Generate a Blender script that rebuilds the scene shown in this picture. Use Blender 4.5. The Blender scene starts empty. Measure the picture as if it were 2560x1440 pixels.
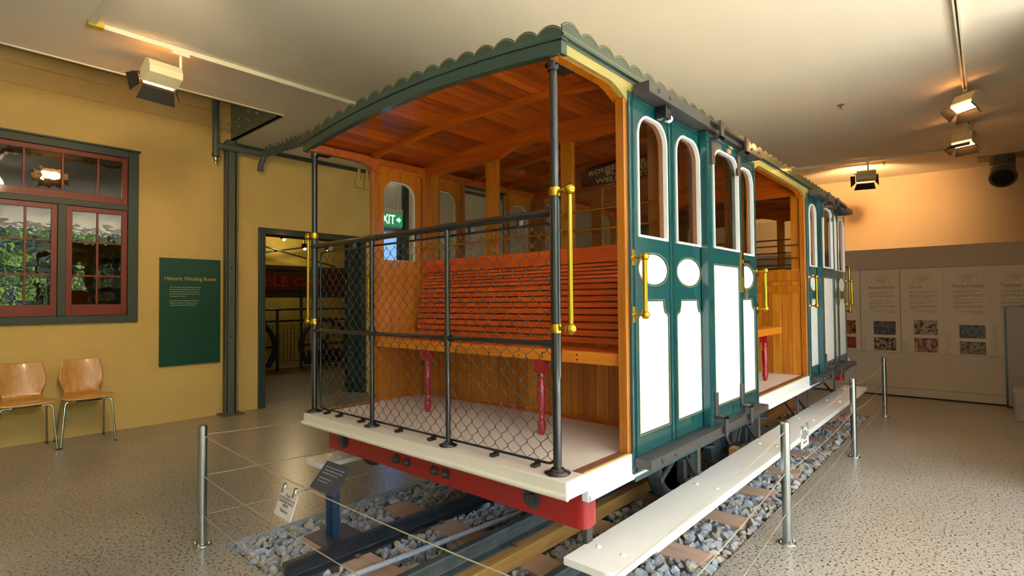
import bpy, math, random
from mathutils import Vector, Matrix
from mathutils.geometry import tessellate_polygon
random.seed(7)
sc = bpy.context.scene
col = sc.collection
PI = math.pi
V = Vector

# ------------------------------------------------------------------ materials
def lin(c):
    c = c.lstrip('#'); o = []
    for i in (0, 2, 4):
        v = int(c[i:i+2], 16)/255
        o.append(v/12.92 if v <= .04045 else ((v+.055)/1.055)**2.4)
    return (*o, 1)
def newmat(name):
    m = bpy.data.materials.new(name); m.use_nodes = True
    nt = m.node_tree; b = nt.nodes['Principled BSDF']
    return m, nt, b
def setin(b, **k):
    for n, v in k.items():
        n = n.replace('_', ' ')
        if n in b.inputs: b.inputs[n].default_value = v
def ramp(nt, fac, stops):
    r = nt.nodes.new('ShaderNodeValToRGB'); e = r.color_ramp.elements
    e[0].position, e[0].color = stops[0][0], stops[0][1]
    e[1].position, e[1].color = stops[-1][0], stops[-1][1]
    for p, c in stops[1:-1]:
        x = e.new(p); x.color = c
    nt.links.new(fac, r.inputs[0]); return r.outputs[0]
def paint(name, c, rough=.5, metal=0., coat=0., var=.06, scale=3., spec=.5, bump=0., bscale=60):
    m, nt, b = newmat(name); c = lin(c) if isinstance(c, str) else c
    g = nt.nodes.new('ShaderNodeNewGeometry')
    n = nt.nodes.new('ShaderNodeTexNoise'); n.inputs['Scale'].default_value = scale
    n.inputs['Detail'].default_value = 3
    nt.links.new(g.outputs['Position'], n.inputs['Vector'])
    lo = tuple(min(1, x*(1-var)) for x in c[:3])+(1,); hi = tuple(min(1, x*(1+var)) for x in c[:3])+(1,)
    nt.links.new(ramp(nt, n.outputs['Fac'], [(.3, lo), (.7, hi)]), b.inputs['Base Color'])
    setin(b, Roughness=rough, Metallic=metal, Coat_Weight=coat, Coat_Roughness=.08, Specular_IOR_Level=spec)
    if bump:
        n2 = nt.nodes.new('ShaderNodeTexNoise'); n2.inputs['Scale'].default_value = bscale
        bp = nt.nodes.new('ShaderNodeBump'); bp.inputs['Strength'].default_value = bump; bp.inputs['Distance'].default_value = .004
        nt.links.new(g.outputs['Position'], n2.inputs['Vector']); nt.links.new(n2.outputs['Fac'], bp.inputs['Height'])
        nt.links.new(bp.outputs['Normal'], b.inputs['Normal'])
    return m
def wood(name, dark, mid, light, grain='x', plank=None, pdir='y', rough=.3, coat=.5, groove=.04, shift=.5):
    """grain runs along axis `grain`; plank width `plank` metres stepped along `pdir`."""
    m, nt, b = newmat(name); L = nt.links
    g = nt.nodes.new('ShaderNodeNewGeometry')
    mp = nt.nodes.new('ShaderNodeMapping'); s = {'x': 14., 'y': 14., 'z': 14.}; s[grain] = .9
    mp.inputs['Scale'].default_value = (s['x'], s['y'], s['z'])
    L.new(g.outputs['Position'], mp.inputs['Vector'])
    sep = nt.nodes.new('ShaderNodeSeparateXYZ'); L.new(g.outputs['Position'], sep.inputs[0])
    n = nt.nodes.new('ShaderNodeTexNoise'); n.inputs['Scale'].default_value = 2.2; n.inputs['Detail'].default_value = 6
    n.inputs['Roughness'].default_value = .62; n.inputs['Distortion'].default_value = .6
    L.new(mp.outputs[0], n.inputs['Vector'])
    fac = n.outputs['Fac']
    if plank:
        dv = nt.nodes.new('ShaderNodeMath'); dv.operation = 'DIVIDE'; dv.inputs[1].default_value = plank
        L.new(sep.outputs['XYZ'.index(pdir.upper())], dv.inputs[0])
        fl = nt.nodes.new('ShaderNodeMath'); fl.operation = 'FLOOR'; L.new(dv.outputs[0], fl.inputs[0])
        wn = nt.nodes.new('ShaderNodeTexWhiteNoise'); wn.noise_dimensions = '1D'; L.new(fl.outputs[0], wn.inputs['W'])
        ofs = nt.nodes.new('ShaderNodeVectorMath'); ofs.operation = 'ADD'
        L.new(mp.outputs[0], ofs.inputs[0]); L.new(wn.outputs['Color'], ofs.inputs[1])
        sc_ = nt.nodes.new('ShaderNodeVectorMath'); sc_.operation = 'SCALE'; sc_.inputs['Scale'].default_value = 9
        L.new(wn.outputs['Color'], sc_.inputs[0]); L.new(sc_.outputs[0], ofs.inputs[1]); L.new(ofs.outputs[0], n.inputs['Vector'])
        a = nt.nodes.new('ShaderNodeMath'); a.operation = 'MULTIPLY_ADD'; a.inputs[1].default_value = shift; a.inputs[2].default_value = -shift/2
        L.new(wn.outputs['Value'], a.inputs[0])
        ad = nt.nodes.new('ShaderNodeMath'); ad.operation = 'ADD'; L.new(n.outputs['Fac'], ad.inputs[0]); L.new(a.outputs[0], ad.inputs[1])
        fac = ad.outputs[0]
        fr = nt.nodes.new('ShaderNodeMath'); fr.operation = 'FRACT'; L.new(dv.outputs[0], fr.inputs[0])
        pp = nt.nodes.new('ShaderNodeMath'); pp.operation = 'PINGPONG'; pp.inputs[1].default_value = .5; L.new(fr.outputs[0], pp.inputs[0])
        ls = nt.nodes.new('ShaderNodeMath'); ls.operation = 'LESS_THAN'; ls.inputs[1].default_value = groove; L.new(pp.outputs[0], ls.inputs[0])
    colr = ramp(nt, fac, [(.22, lin(dark)), (.5, lin(mid)), (.78, lin(light))])
    if plank:
        mx = nt.nodes.new('ShaderNodeMix'); mx.data_type = 'RGBA'; L.new(ls.outputs[0], mx.inputs[0]); L.new(colr, mx.inputs[6])
        mx.inputs[7].default_value = tuple(x*.35 for x in lin(dark)[:3])+(1,); L.new(mx.outputs[2], b.inputs['Base Color'])
    else:
        L.new(colr, b.inputs['Base Color'])
    setin(b, Roughness=rough, Coat_Weight=coat, Coat_Roughness=.12)
    return m
def emis(name, c, s):
    m, nt, b = newmat(name); b.inputs['Base Color'].default_value = lin(c)
    b.inputs['Emission Color'].default_value = lin(c); b.inputs['Emission Strength'].default_value = s
    return m
def glass(name, tint='ffffff', refl=1.45, strength=1.0, wavy=0.):
    m = bpy.data.materials.new(name); m.use_nodes = True; nt = m.node_tree; nt.nodes.clear()
    o = nt.nodes.new('ShaderNodeOutputMaterial'); t = nt.nodes.new('ShaderNodeBsdfTransparent'); t.inputs[0].default_value = lin(tint)
    gl = nt.nodes.new('ShaderNodeBsdfGlossy'); gl.inputs['Roughness'].default_value = .015
    fr = nt.nodes.new('ShaderNodeFresnel'); fr.inputs['IOR'].default_value = refl
    mu = nt.nodes.new('ShaderNodeMath'); mu.operation = 'MULTIPLY'; mu.inputs[1].default_value = strength; mu.use_clamp = True
    mx = nt.nodes.new('ShaderNodeMixShader'); L = nt.links
    gb = nt.nodes.new('ShaderNodeNewGeometry'); mb_ = nt.nodes.new('ShaderNodeMath'); mb_.operation = 'SUBTRACT'; mb_.inputs[0].default_value = 1; L.new(gb.outputs['Backfacing'], mb_.inputs[1])
    mf = nt.nodes.new('ShaderNodeMath'); mf.operation = 'MULTIPLY'; L.new(mu.outputs[0], mf.inputs[0]); L.new(mb_.outputs[0], mf.inputs[1])
    L.new(fr.outputs[0], mu.inputs[0]); L.new(mf.outputs[0], mx.inputs[0]); L.new(t.outputs[0], mx.inputs[1]); L.new(gl.outputs[0], mx.inputs[2])
    L.new(mx.outputs[0], o.inputs[0])
    if wavy:
        g = nt.nodes.new('ShaderNodeNewGeometry'); n = nt.nodes.new('ShaderNodeTexNoise'); n.inputs['Scale'].default_value = 7
        bp = nt.nodes.new('ShaderNodeBump'); bp.inputs['Strength'].default_value = wavy; bp.inputs['Distance'].default_value = .02
        L.new(g.outputs['Position'], n.inputs['Vector']); L.new(n.outputs['Fac'], bp.inputs['Height']); L.new(bp.outputs[0], gl.inputs['Normal']); L.new(bp.outputs[0], fr.inputs['Normal'])
    return m
def terrazzo(name):
    m, nt, b = newmat(name); L = nt.links
    g = nt.nodes.new('ShaderNodeNewGeometry')
    n0 = nt.nodes.new('ShaderNodeTexNoise'); n0.inputs['Scale'].default_value = 1.1; n0.inputs['Detail'].default_value = 4; L.new(g.outputs['Position'], n0.inputs['Vector'])
    base = ramp(nt, n0.outputs['Fac'], [(.3, lin('9c9486')), (.7, lin('b2aa9c'))])
    n1 = nt.nodes.new('ShaderNodeTexNoise'); n1.inputs['Scale'].default_value = 62; n1.inputs['Detail'].default_value = 2; L.new(g.outputs['Position'], n1.inputs['Vector'])
    k1 = ramp(nt, n1.outputs['Fac'], [(.575, (0, 0, 0, 1)), (.605, (1, 1, 1, 1))])
    n2 = nt.nodes.new('ShaderNodeTexNoise'); n2.inputs['Scale'].default_value = 120; L.new(g.outputs['Position'], n2.inputs['Vector'])
    spk = ramp(nt, n2.outputs['Fac'], [(.35, lin('2e2720')), (.65, lin('6a5c4e'))])
    mx = nt.nodes.new('ShaderNodeMix'); mx.data_type = 'RGBA'; L.new(k1, mx.inputs[0]); L.new(base, mx.inputs[6]); L.new(spk, mx.inputs[7])
    n3 = nt.nodes.new('ShaderNodeTexNoise'); n3.inputs['Scale'].default_value = 95; n3.inputs['Detail'].default_value = 1; L.new(mp_off(nt, g), n3.inputs['Vector'])
    k3 = ramp(nt, n3.outputs['Fac'], [(.64, (0, 0, 0, 1)), (.67, (1, 1, 1, 1))])
    mx2 = nt.nodes.new('ShaderNodeMix'); mx2.data_type = 'RGBA'; L.new(k3, mx2.inputs[0]); L.new(mx.outputs[2], mx2.inputs[6]); mx2.inputs[7].default_value = lin('cfc6b6')
    L.new(mx2.outputs[2], b.inputs['Base Color'])
    setin(b, Roughness=.28, Specular_IOR_Level=.5)
    return m
def mp_off(nt, g):
    v = nt.nodes.new('ShaderNodeVectorMath'); v.operation = 'ADD'; v.inputs[1].default_value = (3.7, 9.1, 2.2)
    nt.links.new(g.outputs['Position'], v.inputs[0]); return v.outputs[0]
def stonemat(name):
    m, nt, b = newmat(name); L = nt.links
    g = nt.nodes.new('ShaderNodeNewGeometry')
    v = nt.nodes.new('ShaderNodeTexVoronoi'); v.inputs['Scale'].default_value = 16; L.new(g.outputs['Position'], v.inputs['Vector'])
    sp = nt.nodes.new('ShaderNodeSeparateColor'); L.new(v.outputs['Color'], sp.inputs[0])
    c = ramp(nt, sp.outputs[0], [(0., lin('9aa2ac')), (.35, lin('c0c4ca')), (.6, lin('b8b0a2')), (.8, lin('c8b89e')), (1., lin('909aa6'))])
    n = nt.nodes.new('ShaderNodeTexNoise'); n.inputs['Scale'].default_value = 40; n.inputs['Detail'].default_value = 5; L.new(g.outputs['Position'], n.inputs['Vector'])
    k = ramp(nt, n.outputs['Fac'], [(.3, (.6, .6, .6, 1)), (.7, (1.15, 1.12, 1.08, 1))])
    mx = nt.nodes.new('ShaderNodeMix'); mx.data_type = 'RGBA'; mx.blend_type = 'MULTIPLY'; mx.inputs[0].default_value = 1
    L.new(c, mx.inputs[6]); L.new(k, mx.inputs[7]); L.new(mx.outputs[2], b.inputs['Base Color'])
    bp = nt.nodes.new('ShaderNodeBump'); bp.inputs['Strength'].default_value = .4; bp.inputs['Distance'].default_value = .004
    L.new(n.outputs['Fac'], bp.inputs['Height']); L.new(bp.outputs[0], b.inputs['Normal'])
    setin(b, Roughness=.85)
    return m
def leafmat(name, a, b_, c):
    m, nt, b = newmat(name); L = nt.links
    g = nt.nodes.new('ShaderNodeNewGeometry'); n = nt.nodes.new('ShaderNodeTexNoise'); n.inputs['Scale'].default_value = 3.2; n.inputs['Detail'].default_value = 8
    n.inputs['Roughness'].default_value = .7
    L.new(g.outputs['Position'], n.inputs['Vector'])
    L.new(ramp(nt, n.outputs['Fac'], [(.35, lin(a)), (.5, lin(b_)), (.68, lin(c))]), b.inputs['Base Color'])
    setin(b, Roughness=.6)
    tr = nt.nodes.new('ShaderNodeBsdfTranslucent'); mx = nt.nodes.new('ShaderNodeMixShader'); mx.inputs[0].default_value = .5
    L.new(b.inputs['Base Color'].links[0].from_socket, tr.inputs['Color']); L.new(b.outputs[0], mx.inputs[1]); L.new(tr.outputs[0], mx.inputs[2]); L.new(mx.outputs[0], nt.nodes['Material Output'].inputs[0])
    return m
def photomat(name, cols, scale, seed):
    m, nt, b = newmat(name); L = nt.links
    g = nt.nodes.new('ShaderNodeNewGeometry'); v = nt.nodes.new('ShaderNodeVectorMath'); v.operation = 'ADD'; v.inputs[1].default_value = (seed, seed*2.3, seed*.7)
    L.new(g.outputs['Position'], v.inputs[0])
    n = nt.nodes.new('ShaderNodeTexNoise'); n.inputs['Scale'].default_value = scale; n.inputs['Detail'].default_value = 4; n.inputs['Roughness'].default_value = .6
    L.new(v.outputs[0], n.inputs['Vector'])
    k = len(cols)
    L.new(ramp(nt, n.outputs['Fac'], [(.34+.32*i/(k-1), lin(c)) for i, c in enumerate(cols)]), b.inputs['Base Color'])
    setin(b, Roughness=.35)
    return m

M = {}
M['floor'] = terrazzo('polished_aggregate')
M['concrete'] = paint('concrete_rim', 'a5adb8', .8, bump=.3, var=.12, scale=12)
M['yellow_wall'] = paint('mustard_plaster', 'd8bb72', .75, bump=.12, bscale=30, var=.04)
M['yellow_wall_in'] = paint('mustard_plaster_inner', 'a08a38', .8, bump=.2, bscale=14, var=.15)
M['cream_wall'] = paint('cream_plaster', 'd9d2bf', .8, var=.02)
M['back_wall'] = paint('back_wall_paint', 'd6bc98', .8, var=.015)
M['ceiling'] = paint('ceiling_paint', 'eae2d0', .85, var=.015)
M['white_wall'] = paint('white_wall_paint', 'd8d0c0', .8, var=.02)
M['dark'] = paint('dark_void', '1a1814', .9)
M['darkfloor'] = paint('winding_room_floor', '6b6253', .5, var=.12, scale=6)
M['green_trim'] = paint('dark_green_trim', '2c3f37', .45, coat=.2)
M['teal_frame'] = paint('grey_green_window_frame', '38463f', .5)
M['red_sash'] = paint('red_sash_paint', '7c2a18', .45, coat=.1, var=.1)
M['winglass'] = glass('old_window_glass', 'cfd6d0', 2.3, 1.0, wavy=.05)
M['glass'] = glass('car_glass', 'f4f4f0', 1.5, 1.0)
M['doorglass'] = glass('door_glass', '76889a', 1.45, .8)
M['greenglass'] = paint('green_fascia_glass', '6f8076', .25, coat=.5, var=.08)
M['steel_grey'] = paint('grey_green_steel', '5b6058', .5, var=.06)
M['pipe'] = paint('painted_pipe', '59625e', .45, var=.08)
M['teal'] = paint('car_teal_enamel', '0f4a4c', .18, coat=.8, var=.03)
M['teal_roof'] = paint('roof_valance_green', '163a31', .28, coat=.7, var=.03)
M['gold'] = paint('gold_lining', 'b79a45', .35, var=.03)
M['goldbeam'] = paint('olive_gold_beam', '9c9150', .35, coat=.4, var=.04)
M['white'] = paint('white_enamel', 'f2f0ea', .3, coat=.3, var=.01)
M['cream'] = paint('cream_deck_paint', 'e6e0cf', .35, coat=.2, var=.015)
M['deck'] = paint('deck_paint', 'ddd0c2', .45, var=.02)
M['red'] = paint('red_beam_enamel', 'a01010', .3, coat=.5, var=.05)
M['redleg'] = paint('crimson_leg_enamel', '9c1824', .3, coat=.5, var=.04)
M['black'] = paint('black_enamel', '16181a', .25, coat=.5, var=.05)
M['iron'] = paint('grey_iron', '4a4a48', .45, metal=.3, var=.1)
M['railtrack'] = paint('door_track_grey', '403c3b', .4, coat=.2, var=.05)
M['bogie'] = paint('bogie_iron', '33383c', .5, coat=.2, var=.15, scale=8)
M['brass'] = paint('polished_brass', 'c8a032', .2, metal=1., var=.05)
M['chrome'] = paint('chrome', 'c8ccc8', .1, metal=1., var=.02)
M['inox'] = paint('brushed_steel', 'b5b8b2', .28, metal=1., var=.03)
M['wire'] = paint('steel_wire', 'd2cab6', .4, metal=.6)
M['chairwood'] = wood('beech_ply', 'b07a34', 'cc964c', 'dcac66', 'z', rough=.3, coat=.5)
M['ceilwood'] = wood('kauri_ceiling', '6e2804', 'ae4a08', 'cc6814', 'x', plank=.062, pdir='y', rough=.3, coat=.6, groove=.02, shift=.45)
M['rafter'] = wood('kauri_beam', '8a3406', 'b2520a', 'c86a14', 'y', rough=.3, coat=.5)
M['jamb'] = wood('kauri_post', '8a4a06', 'aa620c', 'be781a', 'z', rough=.3, coat=.5)
M['sidewood'] = wood('kauri_panel', 'a85a08', 'c4700c', 'd6861c', 'z', rough=.32, coat=.4)
M['skirt'] = wood('kauri_matchboard', '9a5408', 'b86e12', 'cc8822', 'z', plank=.078, pdir='y', rough=.4, coat=.3, groove=.02, shift=.3)
M['slat'] = wood('red_kauri_slat', 'a83606', 'cc4e0c', 'dc661a', 'y', rough=.3, coat=.5)
M['seatrail'] = wood('seat_rail_kauri', 'b45e0c', 'd07812', 'dd8e28', 'y', rough=.3, coat=.5)
M['tread'] = paint('ribbed_tread', '7a4a38', .7, var=.15, scale=60)
M['sleeper'] = wood('sleeper_timber', 'bd957a', 'cfab90', 'dabba2', 'y', rough=.75, coat=0)
M['timber'] = wood('longitudinal_timber', 'a87838', 'c29250', 'd0a468', 'x', rough=.7, coat=0)
M['rail'] = paint('painted_rail', '2c3034', .35, coat=.3, var=.2, scale=10)
M['rail2'] = paint('grey_rail', '454c4c', .45, coat=.2, var=.25, scale=14)
M['rope'] = paint('galvanised_rope', 'cdd3dc', .45, metal=.3)
M['stone'] = stonemat('ballast_stone')
M['spike'] = paint('rusty_spike', '6a4434', .7)
M['panelgreen'] = paint('green_sign_board', '0c4a36', .45, var=.1, scale=2)
M['goldtext'] = paint('gold_text', 'b89a50', .5)
M['paletext'] = paint('pale_text', 'b4c0a4', .5)
M['whitetext'] = paint('white_text', 'e4e4e0', .5)
M['creamtext'] = paint('cream_text', 'd2b66c', .5)
M['slate'] = paint('slate_blue_board', '4a4f5e', .4, var=.03)
M['blueleg'] = paint('blue_grey_leg', '2c4866', .4, var=.05)
M['paper'] = paint('laminated_paper', 'dcd6d0', .3, var=.01)
M['blacktext'] = paint('black_text', '222222', .5)
M['panelwhite'] = paint('display_panel', 'd3c5b0', .6, var=.01)
M['panelband'] = paint('display_band', 'b7a18b', .6, var=.01)
M['panelgrey'] = paint('display_lower', 'cbbca6', .6, var=.01)
M['browntext'] = paint('brown_text', '7d6a52', .6)
M['titletext'] = paint('ochre_text', '9d7746', .6)
M['monthtext'] = paint('pale_blue_month', 'b3b0a2', .6)
M['lampbody'] = paint('cream_lamp_housing', 'cfc8a4', .4, var=.02)
M['track'] = paint('cream_track', 'e3dfc6', .4, var=.01)
M['yellowcap'] = paint('yellow_track_joint', 'c8b040', .5)
M['barn'] = paint('black_barn_door', '1c1814', .5)
M['lampglow'] = emis('lamp_glow', 'ffb060', 30)
M['redboard'] = paint('dark_red_board', '4a1210', .5)
M['redletters'] = paint('red_letters', 'a02a20', .5)
M['maroon'] = paint('maroon_board', '4a0c08', .4, coat=.3)
M['exitgreen'] = emis('exit_green', '0c8a55', .35)
M['exitwhite'] = emis('exit_white', 'e8f4e8', .5)
M['plastic'] = paint('white_plastic', 'e4e2da', .4)
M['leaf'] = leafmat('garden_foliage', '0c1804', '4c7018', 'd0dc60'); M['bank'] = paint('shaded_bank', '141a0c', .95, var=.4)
M['lawn'] = paint('garden_ground', '5c7040', .9, var=.3, scale=2)
M['bounce_paving'] = paint('pale_bounce_paving', 'd8d0c0', .8, var=.08, scale=2)
M['galv'] = paint('galvanised_duct', '8a867c', .35, metal=.6, var=.1)
M['kioskgrey'] = paint('kiosk_grey', 'a8a096', .5, var=.02)

# ------------------------------------------------------------------ mesh builder
class MB:
    def __init__(s): s.v = []; s.f = []; s.sm = []; s.mi = []; s.cur = 0; s.cuts = []
    def cut(s):
        c = MB(); s.cuts.append(c); return c
    def add(s, vs, fs, smooth=False):
        o = len(s.v); s.v += [V(p) for p in vs]
        for f in fs: s.f.append(tuple(i+o for i in f)); s.sm.append(smooth); s.mi.append(s.cur)
        return s
    def box(s, x0, x1, y0, y1, z0, z1):
        x0, x1 = sorted((x0, x1)); y0, y1 = sorted((y0, y1)); z0, z1 = sorted((z0, z1))
        return s.add([(x, y, z) for x in (x0, x1) for y in (y0, y1) for z in (z0, z1)],
                     [(0, 1, 3, 2), (4, 6, 7, 5), (0, 4, 5, 1), (2, 3, 7, 6), (0, 2, 6, 4), (1, 5, 7, 3)])
    def obox(s, c, ax, ay, az):
        c, ax, ay, az = V(c), V(ax), V(ay), V(az)
        vs = [c+i*ax+j*ay+k*az for i in (-1, 1) for j in (-1, 1) for k in (-1, 1)]
        return s.add(vs, [(0, 1, 3, 2), (4, 6, 7, 5), (0, 4, 5, 1), (2, 3, 7, 6), (0, 2, 6, 4), (1, 5, 7, 3)])
    def bar(s, a, b, w, h, up=(0, 0, 1)):
        a, b = V(a), V(b); d = (b-a); l = d.length/2; d.normalize(); up = V(up)
        if abs(d.dot(up)) > .95: up = V((1, 0, 0))
        x = d.cross(up).normalized(); y = x.cross(d).normalized()
        return s.obox((a+b)/2, x*w/2, d*l, y*h/2)
    def tube(s, pts, r, n=12, caps=True, smooth=True, closed=False):
        pts = [V(p) for p in pts]; N = len(pts); rs = r if isinstance(r, (list, tuple)) else [r]*N
        rings = []; u = None
        for i, p in enumerate(pts):
            if closed: t = (pts[(i+1) % N]-pts[i-1])
            elif i == 0: t = pts[1]-p
            elif i == N-1: t = p-pts[-2]
            else: t = (pts[i+1]-p).normalized()+(p-pts[i-1]).normalized()
            t.normalize()
            if u is None:
                u = t.orthogonal().normalized() if abs(t.z) < .9 else V((1, 0, 0))
                u = (u-t*u.dot(t)).normalized()
            else:
                u = (u-t*u.dot(t)); u = u.normalized() if u.length > 1e-6 else t.orthogonal().normalized()
            w = t.cross(u)
            rings.append([p+(u*math.cos(2*PI*k/n)+w*math.sin(2*PI*k/n))*rs[i] for k in range(n)])
        vs = [q for R_ in rings for q in R_]; fs = []
        for i in range(N if closed else N-1):
            j = (i+1) % N
            for k in range(n): fs.append((i*n+k, i*n+(k+1) % n, j*n+(k+1) % n, j*n+k))
        s.add(vs, fs, smooth)
        if caps and not closed:
            s.add(rings[0], [tuple(reversed(range(n)))]); s.add(rings[-1], [tuple(range(n))])
        return s
    def lathe(s, prof, c=(0, 0, 0), axis='z', n=20, smooth=True):
        """prof: [(r, h)]"""
        c = V(c); vs = []
        for r, h in prof:
            for k in range(n):
                a = 2*PI*k/n; p, q = r*math.cos(a), r*math.sin(a)
                vs.append(c+(V((p, q, h)) if axis == 'z' else V((h, p, q)) if axis == 'x' else V((q, h, p))))
        fs = []
        for i in range(len(prof)-1):
            for k in range(n): fs.append((i*n+k, i*n+(k+1) % n, (i+1)*n+(k+1) % n, (i+1)*n+k))
        s.add(vs, fs, smooth)
        if prof[0][0] > 1e-5: s.add(vs[:n], [tuple(reversed(range(n)))])
        if prof[-1][0] > 1e-5: s.add(vs[-n:], [tuple(range(n))])
        return s
    def ball(s, c, r, n=14):
        m = n//2; return s.lathe([(max(1e-5, r*math.sin(PI*i/m)), -r*math.cos(PI*i/m)) for i in range(m+1)], c, 'z', n)
    def plate(s, outer, holes, o, u, v, t):
        """polygon (2-D points) with holes in plane o + a*u + b*v, extruded by vector t."""
        o, u, v, t = V(o), V(u), V(v), V(t)
        loops = [[V((a, b, 0)) for a, b in lp] for lp in [outer]+list(holes)]
        flat = [p for lp in loops for p in lp]; tri = tessellate_polygon(loops)
        P = [o+u*p.x+v*p.y for p in flat]; n = len(P)
        fs = [tuple(f) for f in tri]+[tuple(i+n for i in reversed(f)) for f in tri]
        k = 0
        for lp in loops:
            m = len(lp)
            for i in range(m): a, b = k+i, k+(i+1) % m; fs.append((a, b, b+n, a+n))
            k += m
        return s.add(P+[p+t for p in P], fs)
    def sweep(s, prof, path, u=(0, 0, 1), smooth=False):
        """profile [(a,b)] swept along straight path [p0,p1]; a along side vector, b along u"""
        p0, p1 = V(path[0]), V(path[1]); d = (p1-p0).normalized(); u = V(u); w = d.cross(u)
        n = len(prof); A = [p0+w*a+u*b for a, b in prof]; B = [p1+w*a+u*b for a, b in prof]
        tri = tessellate_polygon([[V((a, b, 0)) for a, b in prof]])
        return s.add(A+B, [(i, (i+1) % n, n+(i+1) % n, n+i) for i in range(n)]+[tuple(f) for f in tri]+[tuple(i+n for i in reversed(f)) for f in tri], smooth)
    def build(s, name, mat, parent=None, origin=None, bevel=0, seg=2):
        me = bpy.data.meshes.new(name)
        org = V(origin) if origin is not None else (root_loc(parent) if parent else V((0, 0, 0)))
        me.from_pydata([tuple(p-org) for p in s.v], [], s.f)
        me.polygons.foreach_set('use_smooth', s.sm)
        mats = mat if isinstance(mat, (list, tuple)) else [mat]
        for m in mats: me.materials.append(m)
        if len(mats) > 1: me.polygons.foreach_set('material_index', s.mi)
        me.validate(); me.update()
        import bmesh
        bm = bmesh.new(); bm.from_mesh(me)
        bmesh.ops.recalc_face_normals(bm, faces=bm.faces); bm.to_mesh(me); bm.free()
        ob = bpy.data.objects.new(name, me); col.objects.link(ob)
        if parent: ob.parent = parent
        else: ob.location = org
        if bevel:
            b = ob.modifiers.new('soft_edge', 'BEVEL'); b.width = bevel; b.segments = seg; b.limit_method = 'ANGLE'; b.angle_limit = math.radians(40)
        return ob
    def parts(s, name, mat, parent, **k):
        """one mesh per disconnected primitive collected since each cut()"""
        return [c.build(name, mat, parent, **k) for c in s.cuts]
def root_loc(o):
    while o.parent: o = o.parent
    return V(o['_org']) if '_org' in o else V(o.location)
def tag(o, label=None, cat=None, group=None, kind=None):
    if label: o['label'] = label
    if cat: o['category'] = cat
    if group: o['group'] = group
    if kind: o['kind'] = kind
    return o
def empty(name, loc, label, cat, group=None):
    o = bpy.data.objects.new(name, None); col.objects.link(o); o.location = loc; o.empty_display_size = .1
    return tag(o, label, cat, group)
def struct(name, mb, mat, parent=None, **k):
    o = mb.build(name, mat, parent, **k)
    if not parent: o['kind'] = 'structure'
    return o
def dup(root, loc, rz=None, label=None, group=None, scale=None):
    r = root.copy(); col.objects.link(r); r.location = loc
    if rz is not None: r.rotation_euler = (0, 0, rz)
    if scale: r.scale = scale
    if label: r['label'] = label
    if group: r['group'] = group
    def rec(src, dst):
        for ch in list(src.children):
            c = ch.copy(); col.objects.link(c); c.parent = dst; rec(ch, c)
    rec(root, r); return r
def text(s_, size, o, u, v, off=.002, align='LEFT', bold=0., spacing=1.0, width=None, depth=0.0):
    """returns MB with flat letters laid in plane (o,u,v)"""
    cu = bpy.data.curves.new('t', 'FONT'); cu.body = s_; cu.size = size; cu.align_x = align; cu.offset = bold; cu.space_character = spacing
    cu.resolution_u = 2
    ob = bpy.data.objects.new('t', cu); col.objects.link(ob); dg = bpy.context.evaluated_depsgraph_get()
    me = bpy.data.meshes.new_from_object(ob.evaluated_get(dg)); o, u, v = V(o), V(u).normalized(), V(v).normalized(); n = u.cross(v)
    pts = [p.co.copy() for p in me.vertices]; fs = [tuple(p.vertices) for p in me.polygons]
    if width and pts:
        xs = [p.x for p in pts]; k = width/(max(xs)-min(xs)); x0 = min(xs)
        for p in pts: p.x = (p.x-x0)*k+(0 if align == 'LEFT' else -width/2)
    mb = MB(); mb.add([o+u*p.x+v*p.y+n*off for p in pts], fs)
    bpy.data.objects.remove(ob); bpy.data.curves.remove(cu); bpy.data.meshes.remove(me)
    return mb
def merge(a, b):
    o = len(a.v); a.v += b.v; a.f += [tuple(i+o for i in f) for f in b.f]; a.sm += b.sm; a.mi += [a.cur]*len(b.f); return a
def word_lines(mb, o, u, v, spec, h, wd, off=.002):
    """rows of tiny word marks: spec [(row_y, x0, x1)]"""
    o, u, v = V(o), V(u).normalized(), V(v).normalized(); n = u.cross(v)
    for y, x0, x1 in spec:
        x = x0
        while x < x1:
            w = min(wd*random.uniform(.4, 1.5), x1-x)
            p = o+u*x+v*y+n*off
            mb.add([p, p+u*w, p+u*w+v*h, p+v*h], [(0, 1, 2, 3)]); x += w+wd*.25
    return mb

# ------------------------------------------------------------------ camera
F, yaw, pitch, roll = 1346.9, 0.72299, 0.024167, -0.008488
H = 1.35
fwd = V((math.cos(pitch)*math.cos(yaw), math.cos(pitch)*math.sin(yaw), math.sin(pitch)))
r0 = V((math.sin(yaw), -math.cos(yaw), 0)); u0 = r0.cross(fwd)
r1 = math.cos(roll)*r0+math.sin(roll)*u0; u1 = -math.sin(roll)*r0+math.cos(roll)*u0
cam = bpy.data.cameras.new('camera'); cam.sensor_width = 36; cam.lens = 36*F/2560; cam.clip_start = .02; cam.clip_end = 200
co = bpy.data.objects.new('camera', cam); col.objects.link(co)
mm = Matrix((r1, u1, -fwd)).transposed().to_4x4(); mm.translation = V((0, 0, H)); co.matrix_world = mm
sc.camera = co

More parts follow.
